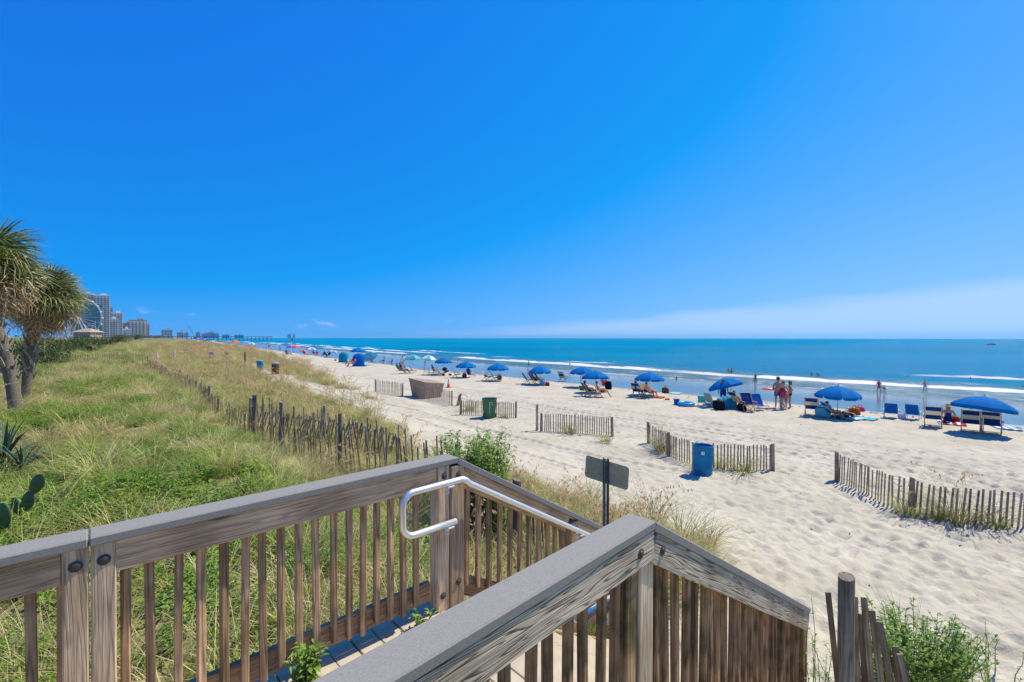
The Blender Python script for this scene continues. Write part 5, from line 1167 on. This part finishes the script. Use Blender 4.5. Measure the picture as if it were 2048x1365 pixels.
# ---- bags, towels, toys
bag('pale teal beach bag beside the reclined sunbather', 1646, 835, aquac, 1.5); bag('orange bag on the light blue towel', 1709, 831, orangec, 1.1); bag('pink bag by the water behind the sunbathers', 1720, 823, pinkc, 1.0, tall=.7)
bag('black and white bag in front of the tipped umbrella', 1438, 820, blackc, 1.5, m2=whitec); bag('brown bag near the waterline right of the ring umbrella', 1331, 787, brownc, 1.2); bag('black backpack right of the overlapping umbrellas', 1217, 779, blackc, 1.3, tall=1.4, m2=whitec)
bag('light blue cooler bag under the umbrella beside the lone chair', 1086, 772, skyc, 1.2); bag('red bag under the umbrella beside the lone chair', 1094, 772, redc, 1.2, tall=.7); bag('red basket below the umbrella right of the grey chairs', 929, 756, redc, 1.3); bag('small brown bag under the white-towel umbrella', 999, 760, brownc, 1.3)
bag('dark bag between the two navy low chairs', 1804, 838, whitec, .7); bag('dark bag right of the orange-framed chair', 1484, 822, blackc, 1.1)
bag('orange toy pile left of the teal tent', 671, 722, orangec, 1.2, 'toy', .7); bag('colourful beach bag beside the sunhat woman', 1908, 846, redc, .9, m2=yellowc)
towel('red and white towel under the sunhat woman', 1903, 847, .1, redc, whitec, 1.0, 1.5); towel('light blue towel in front of the sunbathers', 1712, 838, -.5, aquac, whitec, .9, 1.8); towel('dark towel under the lying sunbathers', 1690, 834, -.5, navy, None, .9, 1.9)
towel('red towel right of the umbrella by the swim ring', 1319, 796, .3, redc, orangec, .6, 1.0); towel('pale towel near the waterline right of the ring umbrella', 1352, 788, .2, aquac, whitec, .7, 1.6); towel('blue and white towel at the right edge by the water', 2012, 857, .2, skyc, whitec, .8, 1.4); towel('green towel near the waterline above the ring umbrella', 1313, 784, .3, teal, None, .7, 1.2)
towel('small red cloth left of the blue bucket', 1335, 800, .4, redc, None, .3, .5); towel('pale blue towel on the sand left of the two navy chairs', 1741, 840, -.2, aquac, None, .5, .8)
p = ray(1353, 810); bk = thing('toy_bucket', 'royal blue toy bucket beside the swim ring', 'bucket', p); obj('pail', MB().lathe([(.12, 0), (.165, .30), (.175, .31), (.155, .30), (.11, .03), (.001, .03)], 16).mesh('pail', mat('blue_toy', (.01, .06, .42), .4), True), bk, scale=1.15); obj('handle', MB().tube([(0, -.17+.34*k/8, .30+.13*math.sin(math.pi*k/8)) for k in range(9)], .008, 5).mesh('handle', whitec), bk, scale=1.15); 
p = ray(1372, 812); rg = thing('swim_ring', 'light blue inflatable ring lying on the sand', 'float', p, .3)
vv = []; ff = []
for i in range(24):
    a = 2*math.pi*i/24
    for j in range(8): c = 2*math.pi*j/8; vv.append(((.42+.11*math.cos(c))*math.cos(a), (.42+.11*math.cos(c))*math.sin(a), .13+.11*math.sin(c)))
for i in range(24):
    for j in range(8): ff.append((i*8+j, ((i+1) % 24)*8+j, ((i+1) % 24)*8+(j+1) % 8, i*8+(j+1) % 8))
obj('ring', MB().add(vv, ff).mesh('ring', mat('ring_vinyl', (.05, .35, .60), .25, spec=.5), True), rg); obj('valve', MB().lathe([(.02, 0), (.015, .03), (.001, .032)], 8).mesh('valve', whitec), rg, (.42, 0, .235))
# ---- standing group with the red float
def P_(px, py): return ray(px, py)
a = P_(1556, 816); person('man in black cap and dark shorts holding a red float', a, 1.9, 'carry', (('trunks', navy),), 1.0, hat=(blackc, .1), s=1.06)
b0 = P_(1566, 819); person('woman in red top and pink shorts next to the man with the cap', b0, 1.2, 'walk', (('suit', redc), ('trunks', pinkc)), 1.05, long=True, s=.98)
b1 = P_(1580, 818); person('woman in a dark bikini with hands on her hips', b1, .4, 'hips', (('brief', blackc), ('top', blackc)), .85, long=True, s=.97)
b2 = P_(1572, 816); person('small child in grey shorts between the standing adults', b2, .8, 'stand', (('trunks', greyt),), 1.0, s=.60)
fl = thing('pool_float', 'red inflatable float carried by the man in the cap', 'float', a+Vector((-.42*CY+.1, .42*SY+.1, 1.12)), -.75)
obj('float_body', MB().ball((0, 0, 0), .5, 16, 10, sc=(1.05, .5, .20)).mesh('float_body', mat('red_vinyl', (.70, .05, .02), .3, spec=.5), True), fl); obj('seam', MB().tube([(.53*math.cos(k*.2618), .255*math.sin(k*.2618), 0) for k in range(25)], .012, 5).mesh('seam', whitec), fl)
# ---- sitters and sunbathers
person('woman in wide straw sunhat sitting on the red and white towel', P_(1896, 846)+Vector((0, 0, .03)), SEA_F+.1, 'sit', (('suit', navy),), .95, (.35, .16, .05), True, (mat('straw_hat', (.55, .36, .16), .8), .24), 1.0)
person('sunbather lying on the dark towel under the second umbrella', P_(1692, 834)+Vector((0, 0, .05)), -1.0, 'lie', (('brief', blackc),), 1.0, s=1.0); person('second sunbather lying in the shade behind the first', P_(1705, 827)+Vector((0, 0, .05)), -1.2, 'lie', (('brief', redc), ('top', redc)), 1.1, long=True, s=.95)
person('person with a blue towel lying back on the recliner', P_(1664, 838), SEA_F-.9, 'chair', (('shirt', skyc),), .9, s=.8)
person('woman in blue standing half hidden under the tipped umbrella', P_(1446, 812), 2.0, 'stand', (('dress', royal),), .9, (.04, .02, .01), True, s=.95)
person('bather reclining in the orange-framed chair', P_(1476, 818), SEA_F-.5, 'chair', (('trunks', orangec),), 1.0, s=.95)
person('man in a grey cap under the umbrella by the swim ring', P_(1275, 794), SEA_F+.1, 'chair', (('shirt', navy),), .95, hat=(greyt, .1)); person('person in red lounging in the yellow-toweled chair', P_(1299, 797), SEA_F-.2, 'chair', (('trunks', redc),), 1.0)
person('sitter in red under the front umbrella of the pair', P_(1202, 795), SEA_F-.9, 'chair', (('trunks', redc),), 1.0); person('sitter with dark hair under the front umbrella of the pair', P_(1178, 793), SEA_F-.6, 'chair', (('suit', navy),), .9, long=True)
person('woman in pink seated behind the overlapping umbrellas', P_(1209, 778), SEA_F, 'chair', (('suit', pinkc),), 1.0, long=True, s=.9); person('child in dark red standing behind the overlapping umbrellas', P_(1162, 748), 2.4, 'stand', (('suit', redc),), .9, s=.7)
person('sitter in navy under the umbrella beside the lone chair', P_(1070, 769), SEA_F-.5, 'chair', (('suit', navy),), .95, long=True); person('sitter in blue below the umbrella right of the grey chairs', P_(940, 755), SEA_F, 'chair', (('shirt', royal),), 1.0)
person('person on the third grey chair', P_(870, 751), SEA_F-.5, 'chair', (('shirt', blackc),), .9, s=1.05)
person('person standing behind the teal striped umbrella', P_(805, 738), 2.2, 'stand', (('shirt', whitec),), .9); person('person in green seated under the teal striped umbrella', P_(799, 748), SEA_F, 'chair', (('shirt', greenc),), .7, s=1.1); person('person in navy seated left of the red chair', P_(806, 748), SEA_F-.3, 'chair', (('shirt', navy),), .8, s=1.15)
person('sunbather sitting up on the sand right of the blue tent', P_(768, 724), .8, 'sit', (('brief', blackc),), .8, s=1.1); person('small figure sitting near the wet sand', P_(784, 726), 1.6, 'sit', (('suit', blackc),), .8); person('child standing at the wet sand edge left of the grey chairs', P_(850, 732), .5, 'stand', (('suit', blackc),), .8, s=.62)
person('person beside the blue tent in a dark shirt', P_(703, 731), 1.2, 'chair', (('shirt', blackc),), .8, s=1.25); person('person in a pink towel in front of the blue tent', P_(706, 735), .9, 'chair', (('shirt', pinkc),), 1.0, s=1.2); person('person in a chair right of the blue tent', P_(742, 729), SEA_F-.4, 'chair', (('trunks', blackc),), .8, s=1.15)
for k, (px, py, c, lab) in enumerate(((576, 712, blackc, 'dark figure seated near the flag pole'), (610, 713, royal, 'figure in blue seated far up the beach'), (628, 713, redc, 'figure in red seated far up the beach'), (634, 714, pinkc, 'figure in pink seated far up the beach'), (648, 715, navy, 'figure in navy seated left of the yellow umbrella'), (657, 716, blackc, 'dark figure seated below the yellow umbrella'))): person(lab, P_(px, py), SEA_F+k*.4, 'chair', (('shirt', c),), .8, s=1.2)
for k, (px, py, lab) in enumerate(((400, 694, 'tiny standing figure far up the beach, leftmost'), (438, 697, 'tiny standing figure left of the white umbrella'), (467, 698, 'tiny figure near the far orange umbrella'), (498, 700, 'tiny figure beneath the far white umbrella'), (560, 704, 'tiny figure at the water left of the flag pole'), (538, 698, 'tiny figure by the water up the coast'))): person(lab, P_(px, py), k*1.1, 'stand' if k % 2 else 'walk', (('trunks', blackc),), .8, s=1.05)
# ---- walkers and bathers at the water
person('man in a pink shirt and shorts walking through the shallows', P_(1758, 787), SEA_F+2.6, 'wide', (('shirt', pinkc), ('trunks', pinkc)), .95, s=1.06); person('small child in pink beside the man in pink', P_(1769, 788), SEA_F+.4, 'reach', (('suit', pinkc),), 1.0, s=.68)
person('shirtless man in blue shorts wading in the white water', P_(1850, 782), SEA_F+2.8, 'wide', (('trunks', teal),), .95, s=1.03, sink=.15); person('woman in a green swimsuit shading her eyes at the water', P_(1511, 768), SEA_F, 'shade', (('suit', greenc), ('dress', greenc)), .8, long=True, s=.98)
person('figure walking in the shallows, left of two', P_(1057, 736), -.4, 'walk', (('trunks', blackc),), .9); person('figure walking in the shallows, right of two', P_(1140, 735), .5, 'walk', (('suit', navy),), .8)
def swim(label, px, py, sink, kind='wade', tone=.6, s=1.0, wear=()):
    p = ray(px, py); p.z = 0.0; person(label, p, SEA_F+R.uniform(-.5, .5), kind, wear, tone, s=s, sink=sink*s, group='bathers in the sea')
swim('waist-deep bather, left of the pair beyond the breakers', 1623, 752, .88); swim('waist-deep bather, right of the pair beyond the breakers', 1636, 753, .95)
swim('bather holding a board, left of two in the breakers', 1457, 746, .55, tone=.7); swim('bather right of the one with the board', 1463, 747, .45, tone=.6, wear=(('trunks', navy),)); swim('bather sitting low in the shallow water behind the beach umbrellas', 1353, 758, 1.0, s=.95)
for k, (px, py) in enumerate(((1796, 754), (1814, 755), (1818, 755), (1941, 760), (1959, 760), (1968, 762), (2045, 776), (960, 711), (634, 698))):
    swim(['lone swimmer head left of the two close heads', 'left of two close swimmer heads', 'right of two close swimmer heads', 'swimmer with raised shoulders near the right edge', 'middle swimmer of three near the right edge', 'rightmost swimmer of three near the right edge', 'swimmer at the very right edge of the picture', 'swimmer behind the breaking wave left of centre', 'swimmer up the coast right of the flag pole'][k], px, py, 1.32 if k != 3 else 1.15)
bd = thing('bodyboard', 'dark bodyboard held by the bather in the breakers', 'board', ray(1455, 744)*1.0, .6); bd.location.z = .75; obj('deck', MB().ball((0, 0, 0), .5, 12, 8, sc=(1.1, .5, .07)).mesh('deck', blackc, True), bd); obj('stripe', MB().box((0, 0, .036), (.7, .08, .006)).mesh('stripe', redc), bd)
# ------------------------------------------------------------------ far up the coast: towers, wheel, pier, crane
cw = mat('tower_white', (.66, .66, .64), .7, var=.05, scale=.05); cb = mat('tower_tan', (.42, .27, .20), .7, var=.06, scale=.05); cg = mat('tower_grey', (.36, .40, .44), .6); cglass = mat('teal_glass', (.04, .16, .20), .2, var=.15, scale=.08, spec=.6); cdark = mat('dark_opening', (.14, .19, .24), .4); croof = mat('tan_roof', (.42, .32, .22), .8); cblue = mat('bluish_far', (.40, .48, .55), .7)  # cblue: distance haze painted into the wall colour of the farthest blocks
def tower(label, px0, px1, ytop, depth, wall, storeys, glass=cdark, bays=4, deep=18, base=None, band=True):
    """block facing the viewer; px0..px1 and ytop are where it stands in the photograph at that depth"""
    x, y = col_at((px0+px1)/2, depth); w = (px1-px0)/910.*depth; h_ = (676-ytop)/910.*depth+CZ-2
    t = thing('apartment_tower', label, 'building', (x, y, 2.0), math.atan2(y, x)-math.pi/2, 'buildings up the coast')
    obj('wall', MB().box((0, deep/2, h_/2), (w, deep, h_)).mesh('wall', wall), t)
    fh = h_/storeys
    wm_ = MB().box((0, 0, 0), (w/bays*.62, .5, fh*.62)).mesh('window', glass); bm_ = MB().box((0, 0, 0), (w/bays*.86, 1.6, fh*.12)).mesh('balcony', cw)
    for f in range(storeys):
        for k in range(bays):
            xx = -w/2+w*(k+.5)/bays
            obj('window', wm_, t, (xx, -.02, fh*(f+.5)))
            if band: obj('balcony', bm_, t, (xx, -.75, fh*(f+.1)))
    rf = obj('roof', MB().box((0, deep/2, h_+fh*.25), (w*1.03, deep*1.03, fh*.5)).mesh('roof', wall), t); obj('plant_room', MB().box((w*.12, deep/2, h_+fh*.9), (w*.35, deep*.4, fh*.9)).mesh('plant_room', wall), rf)
    return t
tower('tall white hotel tower with dark window columns, leftmost', 158, 184, 590, 800, cw, 22, cdark, 5); tower('dark recessed tower between the two white slabs', 183, 193, 594, 812, cg, 22, cdark, 2, band=False); tower('tall white slab with a stack of balconies', 191, 216, 593, 806, cw, 23, cdark, 5)
tower('teal glass block in front of the tall white towers', 150, 195, 613, 720, cglass, 14, cglass, 6, band=False); tower('slim grey tower behind the lower white block', 217, 225, 618, 1000, cg, 18, cdark, 2); tower('pale tower right of the slim grey tower', 225, 243, 628, 980, cw, 15, cdark, 4); tower('lower white block at the foot of the pale tower', 216, 234, 640, 900, cw, 10, cdark, 4)
tower('brown hotel with square top, left part', 246, 262, 649, 1150, cb, 9, cdark, 4); tower('tallest brown hotel with white stripes', 262, 290, 643, 1140, cb, 11, cw, 5); tower('grey end block right of the brown hotel', 289, 298, 651, 1160, cg, 8, cdark, 3); tower('low pale block before the brown hotel', 245, 258, 661, 1050, cw, 4, cdark, 4)
tower('blue-grey block beyond the pier house', 325, 343, 662, 1900, cblue, 5, cdark, 4, band=False)
for k, (a, b, yt) in enumerate(((355, 366, 667), (369, 376, 668), (392, 400, 667), (404, 414, 669), (416, 428, 667), (430, 437, 669), (446, 458, 671), (470, 486, 671.5), (575, 582, 670.5), (586, 590, 671))): tower(('leftmost', 'second', 'third', 'fourth', 'fifth', 'sixth', 'seventh', 'eighth', 'ninth', 'last')[k]+' low hazy block of the distant skyline counted from the left', a, b, yt, 4200 if a < 500 else 9000, cblue, 3, cdark, 3, 30, band=False)
# low beach house with a hipped roof, and flags in front
x, y = col_at(164, 420); hsx = thing('beach_house', 'low tan building with hipped roof below the towers', 'building', (x, y, 3.5), -YAW)
obj('wall', MB().box((0, 6, 4.5), (15, 12, 9)).mesh('wall', cb), hsx); rf = obj('roof', MB().add([(-9, -2, 9), (9, -2, 9), (9, 14, 9), (-9, 14, 9), (-3, 6, 12.5), (3, 6, 12.5)], [(0, 1, 5, 4), (1, 2, 5), (2, 3, 4, 5), (3, 0, 4)]).mesh('roof', croof), hsx)
for k in range(4): obj('window', cached('bw', lambda: MB().box((0, 0, 0), (1.8, .3, 2.2)).mesh('window', cdark)), hsx, (-5.2+3.5*k, -.05, 5))
for k, (px, m1, lab) in enumerate(((184, redc, 'flagpole with a red and white flag before the towers'), (191, navy, 'flagpole with a dark blue flag before the towers'))):
    x, y = col_at(px, 300); f = thing('flagpole', lab, 'flag', (x, y, 4.5), -YAW, 'flags before the towers'); obj('pole', MB().tube([(0, 0, 0), (0, 0, 14)], [.12, .06], 8).mesh('pole', whitec), f)
    vv = []; 
    for i in range(9):
        for j in range(5): vv.append((-.1-i*.38, .25*math.sin(i*.9), 13.7-j*.6-i*.12))
    b = MB(); b.add(vv, []); b.f = [(i*5+j, (i+1)*5+j, (i+1)*5+j+1, i*5+j+1) for i in range(8) for j in range(4)]; b.mi = [(j % 2) for i in range(8) for j in range(4)]
    obj('flag', b.mesh('flag', [m1, whitec]), f)
# observation wheel
x, y = col_at(157, 640); fw = thing('observation_wheel', 'white observation wheel half hidden by the palm', 'ferris wheel', (x, y, 3), -YAW+.25); rad = 27.5; hub = 33
for dy in (-1.2, 1.2): obj('rim', MB().tube([(rad*math.cos(2*math.pi*k/48), dy, hub+rad*math.sin(2*math.pi*k/48)) for k in range(49)], .3, 6, cap=False).mesh('rim', cw), fw)
sp = MB().tube([(0, 0, 0), (rad, 0, 0)], .12, 5).mesh('spoke', cw); gd = MB().ball((0, 0, -1.2), 1.3, 8, 6, sc=(1, .9, 1.1)).mesh('gondola', cw, True)
for k in range(20):
    a = 2*math.pi*k/20; obj('spoke', sp, fw, (0, 0, hub), (0, -a, 0)); obj('gondola', gd, fw, ((rad+1)*math.cos(a), 0, hub+(rad+1)*math.sin(a)))
for s in (-1, 1): obj('leg', MB().tube([(0, s*2, hub), (s*14, s*7, 0)], .7, 6).tube([(0, s*2, hub), (-s*14, s*7, 0)], .7, 6).mesh('leg', cw), fw)
# pier
pw = mat('pier_timber', (.16, .13, .11), .8, var=.2, scale=.5); pa = Vector((*col_at(298, 1060), 0)); pb = Vector((*col_at(545, 1190), 0)); ln = (pb-pa).length; ang = math.atan2(pb.y-pa.y, pb.x-pa.x)
pr = thing('pier', 'long dark timber pier reaching into the sea', 'pier', pa, ang); obj('deck', MB().box((ln/2, 0, 9.6), (ln, 7, 1.0)).mesh('deck', pw), pr); obj('railing', MB().box((ln/2, -3.4, 10.9), (ln, .2, .18)).box((ln/2, 3.4, 10.9), (ln, .2, .18)).mesh('railing', pw), pr)
pile = MB().tube([(0, 0, -4), (0, 0, 9.2)], .5, 6).mesh('pile', pw)
k = 0
while k*9 < ln:
    for s in (-2.6, 2.6): obj('pile', pile, pr, (k*9, s, 0))
    k += 1
ph = thing('pier_house', 'low flat-roofed house at the landward end of the pier', 'building', Vector((*col_at(305, 1050), 2)), ang); obj('wall', MB().box((0, 0, 6), (36, 14, 6)).mesh('wall', cg), ph); obj('roof', MB().box((0, 0, 9.8), (46, 20, 1.4)).mesh('roof', croof), ph)
obj('window', MB().box((0, -7.05, 6.4), (30, .2, 2)).mesh('window', cdark), ph)
x, y = col_at(389, 1500); cr = thing('crane', 'blue lattice crane with a steep jib behind the pier', 'crane', (x, y, 3), -YAW); cm = mat('crane_blue', (.04, .12, .30), .5)
jib = MB(); top_ = Vector((-19, 0, 43))
for dx in (-.9, .9): jib.tube([(dx, 0, 6), (top_.x+dx*.4, 0, top_.z)], .3, 5)
for k in range(14): f, g_ = k/14, (k+1)/14; jib.tube([(-.9+(top_.x+.5)*f, 0, 6+37*f), (.9+(top_.x-.5)*g_, 0, 6+37*g_)], .16, 4)
obj('jib', jib.mesh('jib', cm), cr); obj('cab', MB().box((1.5, 0, 4), (7, 4, 4), bev=.4).mesh('cab', cm), cr); obj('back_stay', MB().tube([(top_.x, 0, top_.z), (7, 0, 9)], .15, 4).mesh('back_stay', cm), cr)
# lifeguard flag pole on the beach, boat on the horizon
p = ray(583, 710); lf = thing('flagpole', 'beach flag pole with a red flag beside the pink umbrella', 'flag', p, 0); obj('pole', MB().tube([(0, 0, -.2), (0, 0, 4.4)], .05, 6).mesh('pole', whitec), lf); obj('flag', MB().box((0, -.45, 3.6), (.03, .9, .9)).mesh('flag', redc), lf)
x, y = col_at(1983, 560); bt = thing('boat', 'small dark boat near the horizon at the right', 'boat', (x, y, 0), -YAW); bmesh_ = MB().add([(-4.6, -1.1, .0), (3.2, -1.1, 0), (5.2, 0, .2), (3.2, 1.1, 0), (-4.6, 1.1, 0), (-4.8, -1.3, 1.1), (3.4, -1.3, 1.2), (5.9, 0, 1.5), (3.4, 1.3, 1.2), (-4.8, 1.3, 1.1)], [(0, 1, 6, 5), (1, 2, 7, 6), (2, 3, 8, 7), (3, 4, 9, 8), (4, 0, 5, 9), (5, 6, 7, 8, 9)])
obj('hull', bmesh_.mesh('hull', blackc), bt); obj('rower', MB().ball((-1, 0, 1.7), .4, 8, 6, sc=(1, 1, 1.6)).ball((1.2, 0, 1.7), .4, 8, 6, sc=(1, 1, 1.5)).mesh('rower', blackc, True), bt)
# ------------------------------------------------------------------ dune-top shrubs, posts and bins on the left
sg1 = mat('scrub_leaf', (.06, .10, .03), .6, objvar=.3, trans=.2); sg2 = mat('scrub_leaf_light', (.13, .17, .05), .6, objvar=.3, trans=.2)
def scrub_me(seed):
    g = random.Random(seed); b = MB()
    blobs = [(g.uniform(-.6, .6), g.uniform(-.6, .6), g.uniform(.35, .8), g.uniform(.3, .55)) for _ in range(9)]
    for k in range(1500):
        bx_, by_, bz_, r_ = g.choice(blobs); d = Vector((g.gauss(0, 1), g.gauss(0, 1), g.gauss(0, 1))).normalized(); p = Vector((bx_, by_, bz_))+d*r_*g.uniform(.55, 1.05)
        if p.z < 0: continue
        leaf(b, p, (d+Vector((g.uniform(-.6, .6), g.uniform(-.6, .6), g.uniform(-.2, .6)))), .13, .055, 0 if g.random() < .6 else 1)
    return b.mesh('crown', [sg1, sg2])
SM = [scrub_me(i) for i in range(3)]; trk = MB().tube([(0, 0, -.2), (.05, .03, .4), (.02, .1, .8)], [.07, .05, .03], 6).mesh('trunk', barkm)
for k, (px, d, s, lab) in enumerate(((98, 38, 1.6, 'dark scrub bush just right of the palm trunks'), (118, 62, 2.2, 'dark scrub bush behind the palm skirt'), (138, 70, 2.4, 'rounded scrub bush at the end of the palm crown'), (152, 80, 2.4, 'scrub bush below the hipped roof'), (168, 78, 2.6, 'tall scrub bush before the flags'), (182, 84, 2.4, 'scrub bush directly beneath the flags'), (198, 90, 2.6, 'bright scrub bush below the white slab'), (176, 64, 1.3, 'low scrub bush in front of the row'), (212, 110, 2.6, 'scrub bush below the balcony tower'), (230, 140, 3.0, 'scrub bush below the pale tower'), (250, 200, 3.4, 'scrub bush below the brown hotel'), (80, 44, 2.2, 'scrub bush between the palm trunks'), (20, 30, 2.2, 'scrub bush behind the cut-off palm'), (60, 52, 2.6, 'scrub bush far behind the palm trunks'), (270, 300, 4.2, 'far scrub bush right of the brown hotel'), (102, 58, 1.0, 'small scrub bush on the crossing fence'))):
    x, y = col_at(px, d); t = thing('scrub_bush', lab, 'shrub', (x, y, hz(x, y)-.1), k*1.3, 'scrub along the dune top'); t.scale = (s, s, s*.85); obj('crown', SM[k % 3], t); obj('trunk', trk, t)
for k, (px, d, h_, m_, lab) in enumerate(((66, 30, 2.3, wP, 'grey wooden pole right of the palm trunks'), (88, 40, 2.2, wP, 'thinner pole further right of the palm trunks'), (75, 42, 2.4, wPd, 'dark pole between the two grey poles'), (314, 52, 1.2, whitec, 'short white marker post in the dune grass, left'), (349, 60, 1.4, whitec, 'taller white marker post in the dune grass, right'), (490, 45, 1.9, wPd, 'dark lone post among the sea oats'))):
    x, y = col_at(px, d); tag(obj('marker_post', post_me(h_+.3, .08 if d < 50 else .09, m_), None, (x, y, hz(x, y)-.3)), lab, 'post')
for k, (px, py, m_, lab) in enumerate(((375, 710, MATS['blue_plastic_barrel'], 'blue barrel in the far dune grass, leftmost'), (424, 719, MATS['blue_plastic_barrel'], 'blue barrel in the far dune grass, middle'), (520, 741, MATS['blue_plastic_barrel'], 'blue barrel behind the sea oats, right'), (551, 749, brownc, 'overfull brown trash can beside the sand path'), (453, 717, greenc, 'dark green can in the far dune grass'))):
    p = ray(px, py); t = thing('trash_barrel', lab, 'barrel', p, 0, 'trash barrels along the dune'); obj('body', cached(('tb', m_.name), lambda: MB().lathe(prof, 20).mesh('barrel', m_, True)), t, scale=1.15)
    obj('liner', cached('liner', lambda: MB().lathe([(.30, .84), (.305, .93), (.28, .95), (.2, .97), (.001, 1.0)], 14).mesh('liner', mat('liner_grey', (.25, .3, .33), .6))), t, scale=1.15)
# wrack line and litter on the sand
dm = MB(); g = random.Random(77)
for k in range(520):
    if k < 380: y = g.uniform(-8, 60); x = 32.2+g.gauss(0, .45)+.6*math.sin(y*.35)
    else: x, y = g.uniform(6, 31), g.uniform(-5, 24)
    z = hz(x, y)+.012; a = g.uniform(0, 3.14); l_ = g.uniform(.03, .16) if k < 380 else g.uniform(.015, .05); dm.box((x, y, z), (l_, l_*.35, .02), Matrix.Rotation(a, 3, 'Z'))
tag(obj('wrack_line', dm.mesh('wrack', mat('seaweed', (.06, .045, .025), .8))), 'dark bits of seaweed and litter scattered along the high water line', 'seaweed', kind='stuff')
# ------------------------------------------------------------------ light sea haze
hm_ = bpy.data.materials.new('haze'); hm_.use_nodes = True; t = hm_.node_tree; t.nodes.clear()
ho = N(t, 'ShaderNodeOutputMaterial'); hv = N(t, 'ShaderNodeVolumePrincipled'); hv.inputs['Color'].default_value = (.22, .64, 1, 1); hv.inputs['Density'].default_value = .00004; hv.inputs['Anisotropy'].default_value = .2
L(t, hv.outputs[0], ho.inputs['Volume'])
tag(obj('haze', MB().box((10500, 7500, 57), (30000, 40000, 205)).mesh('haze', hm_)), 'thin blue sea haze over the coast', 'haze', kind='stuff')
